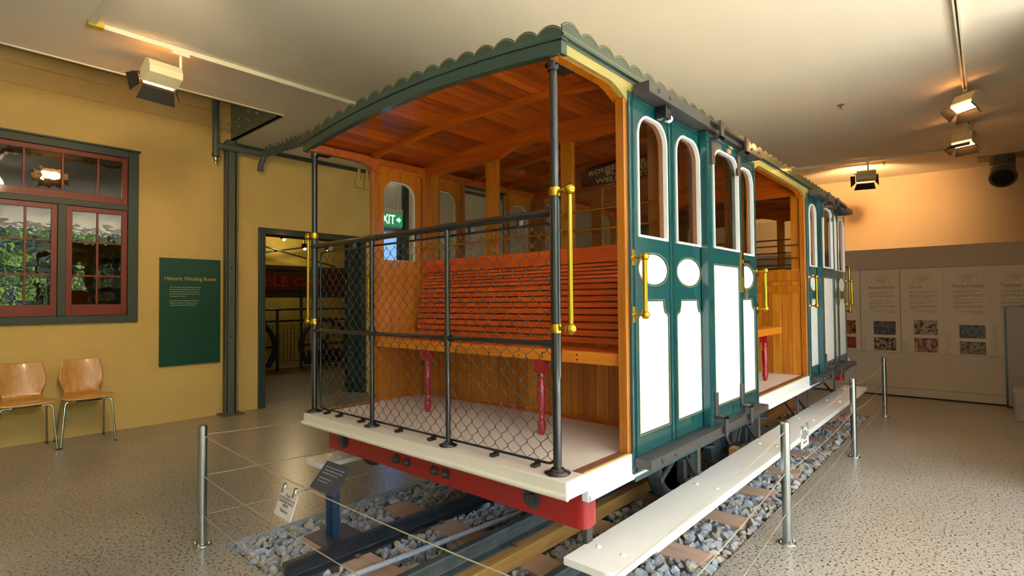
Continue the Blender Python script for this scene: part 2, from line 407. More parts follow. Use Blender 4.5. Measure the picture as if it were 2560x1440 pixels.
# ------------------------------------------------------------------ room shell
CZ = 3.35
XW0, XW1, YR = -3.6, 12.0, -3.4
PX0, PX1, PY0, PY1 = 1.22, 7.35, 1.04, 3.24            # ballast pit
b = MB()
b.plate([(XW0, YR), (XW1, YR), (XW1, 7.3), (XW0, 7.3)], [[(PX0, PY0), (PX1, PY0), (PX1, PY1), (PX0, PY1)]], (0, 0, -.12), (1, 0, 0), (0, 1, 0), (0, 0, .12))
struct('floor', b, M['floor'])
b = MB(); b.plate([(PX0, PY1), (PX1, PY1), (PX1, PY1-.035), (PX0, PY1-.035)], [], (0, 0, -.1), (1, 0, 0), (0, 1, 0), (0, 0, .098))
struct('trim_1', b, M['concrete'])
b = MB().box(PX0, PX1, PY0, PY1, -.14, -.1); struct('floor_pit', b, M['concrete'])

# left wall: openings for window and doorway
WX0, WX1, WZ0, WZ1 = .42, 1.70, 1.18, 3.0
DX0, DX1, DZ1 = 3.04, 4.62, 2.32
b = MB()
b.plate([(XW0, -.1), (DX0, -.1), (DX0, DZ1), (DX1, DZ1), (DX1, -.1), (4.86, -.1), (4.86, 3.35), (4.86, 6.), (XW0, 6.)],
        [[(WX0, WZ0), (WX1, WZ0), (WX1, WZ1), (WX0, WZ1)]], (0, 7.04, 0), (1, 0, 0), (0, 0, 1), (0, .25, 0))
struct('wall_left', b, M['yellow_wall'])
# shallow cornice steps on the upper wall
b = MB(); b.box(XW0, 2.9, 7.012, 7.045, 3.50, 3.69); b.box(XW0, 2.9, 6.985, 7.045, 3.69, 6.)
struct('trim_2', b, M['yellow_wall'])
b = MB().box(4.86, 4.94, 7.02, 7.25, 0, CZ); b.box(5.36, 5.44, 7.02, 7.25, 0, CZ); b.box(4.94, 5.36, 7.04, 7.2, 2.46, 2.52)
struct('door_2', b, M['green_trim'])
bb = MB().box(4.94, 5.36, 7.11, 7.12, .02, 2.46); struct('door_2_glazing', bb, M['doorglass'])
b = MB().box(4.94, 5.36, 7.1, 7.2, 2.52, CZ); b.box(5.44, XW1, 7.04, 7.29, -.1, 6.); struct('wall_left_far', b, M['cream_wall'])
b = MB().box(4.2, 5.44, 8.6, 8.7, 0, 3.4); 
# back wall (slightly skewed)
def bx(y): return 10.93-.125*y
b = MB(); b.plate([(bx(YR), YR), (bx(7.1), 7.1), (bx(7.1)+.2, 7.1), (bx(YR)+.2, YR)], [], (0, 0, -.1), (1, 0, 0), (0, 1, 0), (0, 0, 6.1))
struct('wall_back', b, M['back_wall'])
# ceiling slab with the void beside the left wall
b = MB(); b.plate([(XW0, YR-.3), (XW1, YR-.3), (XW1, 7.04), (2.68, 7.04), (2.68, 5.59), (XW0, 5.59)], [], (0, 0, CZ), (1, 0, 0), (0, 1, 0), (0, 0, .3))
struct('ceiling', b, M['ceiling'])
b = MB().box(XW0, 2.68, 5.575, 5.60, CZ-.008, CZ+.05); struct('trim_3', b, M['track'])
b = MB().box(XW0, 2.66, 5.60, 5.64, CZ-.002, CZ+.28); struct('trim_4', b, M['green_trim'])
b = MB().box(2.66, XW1, 7.0, 7.04, CZ-.05, CZ); b.box(2.645, 2.68, 5.6, 7.04, CZ-.012, CZ+.01); struct('trim_5', b, M['green_trim'])
b = MB().box(XW0-.3, 12.3, 5.2, 7.4, 6, 6.1); b.box(XW0-.3, 2.9, 5.4, 5.59, 3.65, 6); b.box(2.69, 2.9, 5.59, 7.04, 3.65, 6); b.box(XW0-.3, XW0-.2, 5.4, 7.4, 3.3, 6); struct('ceiling_upper', b, M['ceiling'])
# rear wall behind the photographer
b = MB().box(XW0-.2, XW0, YR, 7.3, -.1, 6); struct('wall_rear', b, M['white_wall'])
# right wall: glazed to the garden as far as x = 4.6, then solid
GX0, GX1 = -2.4, 4.9
b = MB().box(GX1, XW1, YR-.25, YR, -.1, CZ); b.box(XW0, GX1, YR-.25, YR, 3.25, CZ); b.box(XW0, GX1, YR-.25, YR, -.1, .12); b.box(XW0, GX0, YR-.25, YR, .12, 3.25)
struct('wall_right', b, M['white_wall'])
b = MB()
x = GX0
while x < GX1+.01:
    b.box(x-.03, x+.03, YR-.16, YR-.06, .12, 3.25); x += (GX1-GX0)/6
b.box(GX0, GX1, YR-.15, YR-.07, 2.25, 2.31); b.box(GX0, GX1, YR-.15, YR-.07, .12, .17)
struct('window_2', b, M['green_trim'])
b = MB().box(5.05, 5.2, YR, -.55, -.1, CZ); struct('wall_daylight_block', b, M['white_wall'])  # unseen wall added to keep daylight off the far end
# garden outside, seen in the reflections of the left windows
b = MB().box(-22, 20, -22, -6.0, -.35, -.15); b.box(-22, XW0-.2-4, -6, 14, -.35, -.15); struct('ground_garden', b, M['lawn'])
b = MB().box(XW0-.2-4, 20, -6.4, YR-.25, -.35, -.14); b.box(XW0-.2-4, XW0-.2, YR-.25, 14, -.35, -.14); struct('path_bounce', b, M['bounce_paving'])  # pale paving added outside to bounce sunlight up to the ceiling
b = MB()
for i in range(7500):
    x = random.uniform(-5, 9.5); t = random.random(); y = -6.5-t*7.0+random.uniform(-.3, .3); z = -.1+t*5.4+random.uniform(0, .55)*(1+.8*math.sin(x*2.3+t*9))
    a = V((random.gauss(0, 1), random.gauss(0, 1), random.gauss(0, 1))).normalized(); c_ = a.orthogonal().normalized(); d_ = a.cross(c_); s_ = random.uniform(.06, .17)
    p = V((x, y, z)); b.add([p-c_*s_, p+d_*s_*.4, p+c_*s_, p-d_*s_*.4], [(0, 1, 2, 3)])
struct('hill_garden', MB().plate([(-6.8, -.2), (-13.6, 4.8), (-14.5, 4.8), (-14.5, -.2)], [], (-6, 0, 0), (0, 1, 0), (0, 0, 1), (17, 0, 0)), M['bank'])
tag(b.build('hedge_foliage', M['leaf']), 'leafy green bank in the garden outside the glazed wall', 'foliage', kind='stuff')

# winding room beyond the doorway
WR = [(-.6, 7.29), (4.78, 7.29), (8.05, 12.2), (-.6, 12.2)]
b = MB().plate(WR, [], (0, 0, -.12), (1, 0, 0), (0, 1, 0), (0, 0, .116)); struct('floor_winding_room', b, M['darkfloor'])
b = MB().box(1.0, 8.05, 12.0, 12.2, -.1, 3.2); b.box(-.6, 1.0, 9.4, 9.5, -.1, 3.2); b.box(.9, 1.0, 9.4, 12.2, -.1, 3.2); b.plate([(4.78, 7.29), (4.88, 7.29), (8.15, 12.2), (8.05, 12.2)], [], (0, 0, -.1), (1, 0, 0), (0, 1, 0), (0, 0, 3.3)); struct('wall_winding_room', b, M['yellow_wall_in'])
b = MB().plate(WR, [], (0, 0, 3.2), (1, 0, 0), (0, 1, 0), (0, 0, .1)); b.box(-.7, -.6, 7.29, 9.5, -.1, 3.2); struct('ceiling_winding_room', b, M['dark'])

# window frame + sashes
b = MB(); fy0, fy1 = 7.0, 7.16
def rect(mb, x0, x1, z0, z1, w, y0, y1):
    mb.box(x0, x0+w, y0, y1, z0, z1); mb.box(x1-w, x1, y0, y1, z0, z1); mb.box(x0+w, x1-w, y0, y1, z0, z0+w); mb.box(x0+w, x1-w, y0, y1, z1-w, z1)
b.box(.40, .505, fy0, fy1, 1.16, 3.02); b.box(1.625, 1.72, fy0, fy1, 1.16, 3.02); b.box(.505, 1.625, fy0, fy1, 2.945, 3.02)
b.box(.38, 1.735, fy0-.02, fy1-.002, 3.0205, 3.038); b.box(.505, 1.625, fy0, fy1, 1.16, 1.235); b.box(.505, 1.625, fy0+.01, fy1, 2.37, 2.43); b.box(1.035, 1.10, fy0+.01, fy1, 1.235, 2.37)
wf = struct('window_1', b, M['teal_frame'], bevel=.003)
def sash(x0, x1, z0, z1, w, cols_, rows_, wb=None):
    wb = wb or w; m = MB(); y0, y1 = 7.03, 7.07
    m.box(x0, x0+w, y0, y1, z0, z1); m.box(x1-w, x1, y0, y1, z0, z1); m.box(x0+w, x1-w, y0, y1, z1-w, z1); m.box(x0+w, x1-w, y0, y1, z0, z0+wb)
    for c_ in cols_: m.box(c_-.009, c_+.009, y0+.004, y1-.004, z0+wb, z1-w)
    for r_ in rows_: m.box(x0+w, x1-w, y0+.005, y1-.005, r_-.009, r_+.009)
    s_ = m.build('sash', M['red_sash'], wf, bevel=.002)
    g = MB().box(x0+w*.8, x1-w*.8, 7.048, 7.052, z0+wb*.8, z1-w*.8); g.build('pane', M['winglass'], s_)
sash(.507, 1.623, 2.432, 2.943, .048, (.475+.3, 1.072, 1.365), (), .075)
sash(.507, 1.033, 1.237, 2.368, .048, (.79,), (1.65, 2.0), .115)
sash(1.102, 1.623, 1.237, 2.368, .05, (1.362,), (1.65, 2.0), .115)

# doorway frame
b = MB().box(DX0-.005, DX0+.08, 7.01, 7.3, 0, DZ1+.01); b.box(DX1-.08, DX1+.005, 7.01, 7.3, 0, DZ1+.01); b.box(DX0+.08, DX1-.08, 7.01, 7.3, DZ1-.07, DZ1+.01); b.box(4.44, 4.54, 7.2, 7.3, 0, 2.25)
struct('door_1', b, M['green_trim'], bevel=.003)

# things in the winding room
g = empty('girder', (5, 11, 1.46), 'dark riveted girder crossing the winding room behind the doorway', 'girder')
m = MB().box(2.2, 7.1, 10.96, 11.12, 2.03, 2.13); m.box(2.2, 7.1, 10.98, 11.04, 1.97, 2.0); m.box(2.2, 7.1, 10.96, 11.12, 1.46, 1.62); m.build('flange', M['bogie'], g)
m = MB(); m.box(2.2, 7.1, 11.05, 11.08, 1.6, 2.03); m.build('web', M['black'], g)
rb = empty('lettered_board', (4.9, 10.9, 1.62), 'dark red board with faded red capitals hung on the winding room girder', 'sign')
MB().box(4.2, 7.0, 10.9, 10.93, 1.62, 1.97).build('board', M['redboard'], rb)
text('CABLE CAR', .26, (4.35, 10.9, 1.70), (1, 0, 0), (0, 0, 1), .004, bold=.006, width=1.75).build('lettering', M['redletters'], rb)
rl = empty('guard_railing', (5, 10.6, 0), 'black pipe railing with wire mesh infill inside the winding room', 'railing')
m = MB()
for z in (1.22, .99): m.tube([(3.0, 10.6, z), (6.9, 10.6, z)], .022, 8)
m.build('rail', M['black'], rl)
for x in (4.95, 5.45, 6.6):
    MB().tube([(x, 10.6, 0), (x, 10.6, 1.72 if x == 5.45 else 1.22)], .028, 8).build('post', M['black'], rl)
m = MB()
for i in range(48): x = 3.2+i*.075; m.box(x-.003, x+.003, 10.59, 10.6, .1, .92)
for i in range(11): z = .1+i*.08; m.box(3.2, 6.8, 10.59, 10.6, z-.003, z+.003)
m.build('mesh', M['iron'], rl)
for k, (x, rr, lb) in enumerate(((4.6, .62, 'large dark winding wheel standing left behind the mesh railing'), (6.35, .55, 'dark winding wheel right of the tall railing post, mostly in shadow'))):
    w = empty('winding_wheel', (x, 11.3, 0), lb, 'machine wheel')
    m = MB().tube([(x+rr*math.cos(t*PI/16), 11.3, .42+rr*math.sin(t*PI/16)) for t in range(32)], .06, 8, closed=True); m.build('rim', M['bogie'], w)
    for t in range(6): MB().bar((x, 11.3, .42), (x+rr*math.cos(t*PI/3), 11.3, .42+rr*math.sin(t*PI/3)), .05, .05, (0, 1, 0)).build('spoke', M['bogie'], w)
    MB().box(x-.35, x+.35, 11.2, 11.4, -.004, .3).build('pedestal', M['black'], w)
tr = empty('cross_brace', (5.4, 11.5, 2.2), 'pair of thin black tie rods crossing under the winding room roof', 'brace')
MB().tube([(4.3, 11.6, 2.75), (6.8, 11.6, 2.2)], .018, 6).build('tie_rod', M['black'], tr); MB().tube([(4.3, 11.65, 2.28), (6.8, 11.65, 2.75)], .018, 6).build('tie_rod', M['black'], tr)
for x, y, z, lb in ((4.785, 10, 2.556, 'small glowing spotlight nearest the left jamb under the winding room roof'), (5.202, 10, 2.406, 'small glowing spotlight seen just left of the brass handle'), (5.698, 10, 2.404, 'small glowing spotlight seen through the fence, right of its two neighbours')):
    e = empty('ceiling_spotlight', (x, y, 3.2), lb, 'light', 'spotlights in the winding room')
    MB().tube([(x, y, 3.2), (x, y, z+.05)], .012, 8).build('stem', M['black'], e)
    MB().lathe([(.05, .1), (.055, .02), (.03, .0)], (x, y, z)).build('housing', M['black'], e)
    MB().ball((x, y-.02, z), .03, 10).build('bulb', M['lampglow'], e)

# steel column, fascia plate and pipes
c = empty('steel_column', (2.65, 6.95, 0), 'grey steel column bolted to the floor against the mustard wall', 'column')
m = MB().box(2.60, 2.70, 6.88, 6.89, 0, 3.34); m.box(2.60, 2.61, 6.88, 7.0, 0, 3.34); m.box(2.69, 2.70, 6.88, 7.0, 0, 3.34); m.box(2.6, 2.7, 6.99, 7.0, 0, 3.34); m.box(2.585, 2.6, 6.875, 6.9, 0, 3.34); m.box(2.70, 2.715, 6.875, 6.9, 0, 3.34)
m.build('shaft', M['steel_grey'], c)
MB().box(2.54, 2.78, 6.8, 7.03, 0, .02).build('base_plate', M['steel_grey'], c)
for z in (.95, 1.42, 1.78): MB().lathe([(.008, 0), (.006, .004)], (2.65, 6.876, z), 'y', 8).build('screw', M['black'], c)
gp = empty('fascia_glass', (2.66, 6.3, 3.36), 'green glass plate with steel standoffs on the edge of the ceiling void', 'glass panel')
MB().box(2.672, 2.684, 5.62, 6.98, 3.345, 3.9).build('plate', M['greenglass'], gp)
m = MB().box(2.645, 2.66, 5.6, 7.0, 3.338, 3.352)
for y, z in ((7.09-.14, 3.46), (6.95, 3.56), (6.72, 3.48), (6.72, 3.58), (6.45, 3.5), (6.45, 3.6), (6.2, 3.52), (6.2, 3.61)):
    MB().lathe([(.004, -.05), (.004, -.012), (.016, -.012), (.016, 0)], (2.67, y, z), 'x', 10).build('standoff', M['chrome'], gp)
m.build('edge_strip', M['blueleg'], gp)
p = empty('waste_pipe', (2.45, 6.84, 3.03), 'grey painted pipe dropping beside the steel column, branching below the ceiling', 'pipe')
MB().tube([(2.45, 6.84, 3.9), (2.45, 6.84, 3.12)], .036, 14).build('downpipe', M['pipe'], p)
MB().lathe([(.044, 0), (.044, .035)], (2.45, 6.84, 3.10)).build('collar', M['pipe'], p)
MB().lathe([(.012, -.09), (.02, -.06), (.014, -.05), (.026, -.03), (.02, 0)], (2.45, 6.84, 3.10), n=12).build('drain_cock', M['inox'], p)
MB().tube([(2.45, 6.84, 3.20), (2.47, 6.84, 3.225), (2.52, 6.84, 3.235), (3.02, 6.84, 3.235)], .038, 12).build('branch_pipe', M['pipe'], p)
pts = [(3.02, 6.84, 3.235), (3.06, 6.6, 3.24)]
MB().tube([(3.0, 6.9, 3.03), (2.99, 6.87, 3.1), (3.01, 6.84, 3.17), (3.02, 6.86, 3.23), (3.05, 6.5, 3.245), (3.08, 6.15, 3.25), (3.1, 5.85, 3.25)], [.036, .032, .036, .04, .036, .036, .036], 12).build('elbow_pipe', M['pipe'], p)
for i in range(11):
    t = i/10; y = 6.8-t*.95; m = MB(); m.tube([(3.03+t*.07, y, 3.245), (3.03+t*.07, y+.03, 3.247)], .048+random.uniform(-.004, .008), 9); m.box(3.02+t*.07, 3.035+t*.07, y-.012, y+.006, 3.28, 3.31+random.uniform(0, .03)); m.build('clamp', M['pipe'], p)
j = empty('conduit_box', (4.57, 7.0, 3.05), 'pair of mustard painted junction boxes with conduits high on the wall', 'electrical box')
for x in (4.50, 4.64):
    f = MB().box(x-.062, x+.062, 6.98, 7.04, 3.06, 3.18).build('box', M['yellow_wall'], j, bevel=.004)
    MB().tube([(x, 7.01, 3.18), (x, 7.01, 3.34)], .028, 10).build('conduit', M['yellow_wall'], j)
MB().tube([(4.74, 7.02, 3.15), (4.76, 7.01, 3.25), (4.78, 7.01, 3.34)], .007, 6).build('cable', M['plastic'], j)

# green text panel
s = empty('wall_panel', (2.25, 7.0, .64), 'dark green text panel about the winding room on the mustard wall', 'sign')
MB().box(1.93, 2.568, 7.005, 7.035, .644, 1.877).build('board', M['panelgreen'], s)
U, W_ = (1, 0, 0), (0, 0, 1)
text('Historic Winding Room', .06, (1.975, 7.005, 1.622), U, W_, .002, bold=.0012, width=.545).build('title', M['goldtext'], s)
L1 = ['This room contains the winding machinery for the', 'cable car system that operated from 1902 to 1979.', 'The machinery, which is in its original location,', 'has been restored to working order and is a very', 'rare example of its kind.', '', 'Also in this room are exhibits and information', 'relating to the people who engineered, built,', 'managed and operated the early system.']
wd = [.325, .315, .31, .312, .165, 0, .305, .29, .27]
t = MB()
for i, l in enumerate(L1):
    if l: merge(t, text(l, .015, (2.025, 7.005, 1.537-i*.0258), U, W_, .002, bold=.0004, width=wd[i]))
t.build('body_text', M['paletext'], s)

# exit sign
e = empty('exit_sign', (5.03, 6.9, 2.52), 'green hanging exit sign with a right arrow, seen through the first car window', 'sign')
MB().box(4.76, 5.228, 6.9, 6.94, 2.73, 2.80).build('housing', M['plastic'], e)
MB().box(4.76, 5.228, 6.91, 6.93, 2.535, 2.73).build('face', M['exitgreen'], e)
m = text('EXIT', .2, (4.775, 6.91, 2.565), U, W_, .003, bold=.004, width=.31)
m.add([(5.11, 6.907, 2.615), (5.15, 6.907, 2.615), (5.15, 6.907, 2.585), (5.20, 6.907, 2.635), (5.15, 6.907, 2.685), (5.15, 6.907, 2.655), (5.11, 6.907, 2.655)], [(0, 1, 5, 6), (2, 3, 4)])
m.build('lettering', M['exitwhite'], e)
MB().tube([(4.9, 6.92, 2.8), (4.9, 6.92, 3.35)], .006, 6).build('hanger', M['plastic'], e); MB().tube([(5.15, 6.92, 2.8), (5.15, 6.92, 3.35)], .006, 6).build('hanger', M['plastic'], e)

# ------------------------------------------------------------------ chairs
def make_chair(cx, label):
    r = empty('ply_chair', (cx, 6.72, 0), label, 'chair', 'ply chairs against the wall')
    # profile: (y, z, halfwidth)
    prof = [(6.535, .436, .150), (6.53, .444, .195), (6.56, .452, .212), (6.62, .455, .215), (6.70, .452, .205), (6.78, .448, .18), (6.84, .450, .152), (6.875, .468, .142), (6.893, .50, .142), (6.903, .545, .158), (6.915, .60, .182), (6.93, .66, .180), (6.948, .73, .165), (6.965, .795, .150), (6.967, .803, .145)]
    m = MB(); n = 12; vs = []; k = len(prof)
    for side in (0, 1):
        for i, (y, z, hw) in enumerate(prof):
            a = prof[max(0, i-1)]; c_ = prof[min(k-1, i+1)]; tx, tz = c_[0]-a[0], c_[1]-a[1]; L_ = math.hypot(tx, tz); ny, nz = -tz/L_, tx/L_
            for q in range(n+1):
                u_ = q/n*2-1; bow = (u_*u_)*(.028 if z > .5 else .012)
                if z > .5: yy, zz = y-bow, z
                else: yy, zz = y, z+bow*.4
                if i >= k-2: zz -= .0
                vs.append((cx+u_*hw, yy+ny*.011*side, zz+nz*(.011*side) - (.008*(1-u_*u_) if i >= k-2 else 0)))
    fs = []; o = k*(n+1)
    for i in range(k-1):
        for q in range(n):
            a = i*(n+1)+q; fs.append((a, a+1, a+n+2, a+n+1)); fs.append((o+a, o+a+n+1, o+a+n+2, o+a+1))
    for q in range(n): fs.append((q, o+q, o+q+1, q+1)); a = (k-1)*(n+1)+q; fs.append((a, a+1, o+a+1, o+a))
    for i in range(k-1):
        a = i*(n+1); fs.append((a, a+n+1, o+a+n+1, o+a)); a += n; fs.append((a, o+a, o+a+n+1, a+n+1))
    m.add(vs, fs, True); ob = m.build('seat_shell', M['chairwood'], r)
    ms = ob.modifiers.new('sub', 'SUBSURF'); ms.levels = 1; ms.render_levels = 1
    for sx in (-1, 1):
        MB().tube([(cx+sx*.06, 6.56, .425), (cx+sx*.15, 6.56, .425), (cx+sx*.172, 6.556, .418), (cx+sx*.18, 6.55, .40), (cx+sx*.212, 6.525, .008)], .0095, 10).build('leg', M['chrome'], r)
        MB().tube([(cx+sx*.06, 6.78, .425), (cx+sx*.14, 6.78, .425), (cx+sx*.16, 6.79, .418), (cx+sx*.168, 6.80, .40), (cx+sx*.195, 6.93, .008)], .0095, 10).build('leg', M['chrome'], r)
        for yy, xx in ((6.525, .212), (6.93, .195)): MB().lathe([(.012, 0), (.012, .012)], (cx+sx*xx, yy, 0), n=10).build('foot_cap', M['black'], r)
    MB().box(cx-.1, cx+.1, 6.55, 6.79, .418, .43).build('under_frame', M['black'], r)
    return r
ch = make_chair(1.215, 'beech plywood chair with chrome legs nearest the green text panel')
dup(ch, (.765, 6.72, 0), label='beech plywood chair with chrome legs below the window, partly cut off')

# ------------------------------------------------------------------ cable car
YC = 2.07; Y0, Y1 = 1.13, 3.005; X0, X1 = 1.56, 6.78; ZD = .707
car = empty('cable_car', (4.15, YC, .09), 'restored teal, white and varnished wood cable car standing on the track', 'cable car')
def cz(y, e=2.29, rise=.065): return e+rise*max(0, 1-((y-YC)/.94)**2)
def arc_strip(mb, x0, x1, y0, y1, zlo, zhi, n=24):
    """band between two z functions, extruded in x"""
    lo = [(y0+(y1-y0)*i/n, zlo(y0+(y1-y0)*i/n)) for i in range(n+1)]; hi = [(y0+(y1-y0)*i/n, zhi(y0+(y1-y0)*i/n)) for i in range(n+1)]
    mb.plate(lo+hi[::-1], [], (x0, 0, 0), (0, 1, 0), (0, 0, 1), (x1-x0, 0, 0)); return mb
# deck
MB().box(X0+.008, X1-.008, Y0+.008, Y1-.008, .66, ZD).build('deck', M['deck'], car)
b = MB().box(X0, X0+.03, Y0, Y1, .655, ZD-.001); b.tube([(X0-.001, Y0-.008, .654), (X0-.001, Y1+.008, .654)], .012, 12)
b.build('front_fascia', M['cream'], car, bevel=.002)
for y, t in ((Y0, 1), (Y1, -1)):
    b = MB(); b.box(X0+.0305, X1, y, y+.03*t, .645, ZD-.001); b.box(1.697, X1-.1, y-.001*t, y+.028*t, .598, .6445); b.tube([(1.70, y-.002*t, .612), (X1-.1, y-.002*t, .612)], .012, 10)
    b.tube([(X0, y-.003*t, .656), (1.69, y-.003*t, .656)], .011, 10)
    b.build('side_fascia', M['white'], car, bevel=.002)
for x in (1.80, 1.87, 4.55, 4.63): MB().lathe([(.011, 0), (.009, -.004), (.001, -.006)], (x, Y0-.0, .675), 'y', 12).build('bolt_cap', M['white'], car)
b = MB()
for y0, y1, z in ((Y0+.012, Y0+.055, .710), (Y1-.055, Y1-.012, .710)):
    for xa, xb in ((X0+.12, 2.03), (3.68, 5.02)): MB().box(xa, xb, y0, y1, ZD, z).build('tread_strip', M['tread'], car)
b = MB()
for xa, xb in ((X0+.12, 2.03), (3.68, 5.02)):
    for ya, yb in ((Y0+.004, Y0+.012), (Y1-.012, Y1-.004)): MB().box(xa, xb, ya, yb, ZD, .712).build('tread_nosing', M['gold'], car)
# underframe
def beam_round(mb, x0, x1, y0, y1, z0, z1, r=.03):
    pts = []
    for cx_, cy_, a0 in ((x1-r, y1-r, 0), (x0+r, y1-r, 90), (x0+r, y0+r, 180), (x1-r, y0+r, 270)):
        for k in range(5): a = math.radians(a0+k*22.5); pts.append((cx_+r*math.cos(a), cy_+r*math.sin(a)))
    mb.plate(pts, [], (0, 0, z0), (1, 0, 0), (0, 1, 0), (0, 0, z1-z0)); return mb
bm_ = beam_round(MB(), 1.70, 1.80, 1.15, 2.99, .487, .656).build('headstock', M['red'], car)
beam_round(MB(), 6.52, 6.62, 1.15, 2.99, .487, .656).build('headstock', M['red'], car)
for y, big in ((2.80, 1), (2.30, 0), (2.21, 0), (2.0, 0), (1.92, 0), (1.40, 1)):
    m = MB(); r = .042 if big else .02
    if big: m.lathe([(r, 0), (r, -.006)], (1.70, y, .553), 'x', 20)
    else: m.box(1.693, 1.70, y-r, y+r, .543-r, .543+r)
    m.lathe([(.016, -.006), (.016, -.022), (.008, -.022), (.006, -.03)], (1.70, y+(.012 if big else 0), .555 if big else .543), 'x', 6 if big else 8)
    if big: m.box(1.675, 1.70, y-.02, y-.005, .535, .575)
    m.build('headstock_plate', M['iron'], bm_)
m = MB()
for y in (1.45, 2.70): MB().box(1.80, 6.5, y-.03, y+.03, .52, .63).build('sole_bar', M['bogie'], car)
for x in (2.9, 3.9, 4.9, 5.9): MB().box(x-.03, x+.03, 1.2, 2.94, .58, .64).build('cross_member', M['bogie'], car)
# wheelsets
for wx in (3.30, 4.42):
    for wy, t in ((1.555, -1), (2.577, 1)):
        R_ = .235; zc = .094+R_
        m = MB(); m.lathe([(r_, -t*h_) for r_, h_ in ((R_-.045, -.03), (R_, -.03), (R_+.002, .02), (R_+.022, .028), (R_+.022, .042), (R_-.045, .042), (R_-.045, -.03))], (wx, wy, zc), 'y', 40)
        w = m.build('wheel', M['bogie'], car)
        if t == 1: pass
        m = MB().lathe([(.05, -.05), (.05, .05)], (wx, wy, zc), 'y', 20); m.build('hub', M['iron'], w)
        for k in range(6):
            a = k*PI/3+.3; d = V((math.cos(a), 0, math.sin(a)))
            MB().bar(V((wx, wy, zc))+d*.04, V((wx, wy, zc))+d*(R_-.04), .035, .02, (0, 1, 0)).build('spoke', M['bogie'], w)
    MB().tube([(wx, 1.5, .325), (wx, 2.64, .325)], .028, 12).build('axle', M['iron'], car)
    for wy in (1.44, 2.70):
        m = MB().box(wx-.07, wx+.07, wy-.05, wy+.03, .26, .40); m.box(wx-.13, wx-.08, wy-.03, wy+.02, .24, .53); m.box(wx+.08, wx+.13, wy-.03, wy+.02, .24, .53); m.box(wx-.13, wx+.13, wy-.04, wy+.02, .225, .255)
        m.build('axle_box', M['bogie'], car, bevel=.006)
m = MB()
for wx in (3.12, 3.50, 4.24, 4.62):
    pts = [(wx+.028*math.cos(t*.6), 1.40+.028*math.sin(t*.6), .40+t*.0023) for t in range(52)]
    m = MB().tube(pts, .008, 6); m.lathe([(.05, 0), (.05, .015)], (wx, 1.40, .388)); m.build('spring', M['bogie'], car)
m = MB()
for a_, b_ in (((3.63, 1.36, .52), (3.95, 1.36, .20)), ((4.1, 1.36, .52), (3.85, 1.36, .2)), ((3.05, 1.36, .50), (2.75, 1.36, .36))): MB().bar(a_, b_, .03, .012, (0, 1, 0)).build('brake_rod', M['iron'], car)
m.box(3.72, 3.98, 1.34, 1.46, .12, .30); m.box(3.76, 3.94, 1.3, 1.36, .30, .34)
for x in (3.66, 4.04): MB().lathe([(.09, 0), (.09, .05)], (x, 1.40, .34), 'y', 18).build('brake_pulley', M['bogie'], car)
m.build('brake_gear', M['bogie'], car)
m = MB().box(3.62, 3.70, 1.22, 1.30, .21, .37); m.obox((3.80, 1.27, .30), (.09, 0, 0), (0, .035, 0), (0, 0, .028)); m.build('brake_block', M['timber'], car)
MB().lathe([(.05, -.02), (.075, -.02), (.075, .02), (.05, .02)], (1.93, 2.84, .43), 'y', 24).build('guide_roller', M['bogie'], car)
# step boards and hangers
for y0, y1, s_ in ((.985, 1.20, -1), (2.945, 3.155, 1)):
    oy = y0 if s_ < 0 else y1; iy = y1 if s_ < 0 else y0
    xs0 = 1.635
    r = .05; pts = [(xs0, iy), (6.82, iy), (6.82, oy), (xs0+r, oy)]+[(xs0+r-r*math.sin(k*PI/12), oy-s_*(r-r*math.cos(k*PI/12))) for k in range(1, 7)]
    m = MB().plate(pts, [], (0, 0, .372), (1, 0, 0), (0, 1, 0), (0, 0, .028))
    sb = m.build('step_board', M['white'], car, bevel=.004, seg=3)
    m = MB(); m.box(xs0+.35, 6.78, oy-s_*.012, oy-s_*.03, .352, .372); m.build('edge_batten', M['white'], sb)
    for x in (1.79, 2.72, 3.74, 4.72, 5.72, 6.55):
        for yy in (iy+s_*.055, oy-s_*.055): MB().lathe([(.011, 0), (.010, .004), (.004, .007)], (x, yy, .40), n=12).build('bolt_head', M['white'], sb)
    for x in ((1.80,) if s_ < 0 else ()) + (2.87, 3.9, 4.9, 5.25, 6.35):
        m = MB().box(x-.02, x+.02, iy+s_*.002-.006 - (.0 if s_ < 0 else .0), iy+s_*.002+.006, .33, .60); m.box(x-.02, x+.02, min(iy, oy)+.02, max(iy, oy)-.02, .352, .372)
        m.bar((x, iy-s_*.0, .36), (x+.2, iy-s_*.22, .55), .014, .014); m.build('step_hanger', M['iron'], car)
    for x in (2.72, 4.72): MB().box(x-.03, x+.03, min(iy, oy)+.03, max(iy, oy)-.002, .335, .372).build('step_bracket', M['white'], sb)

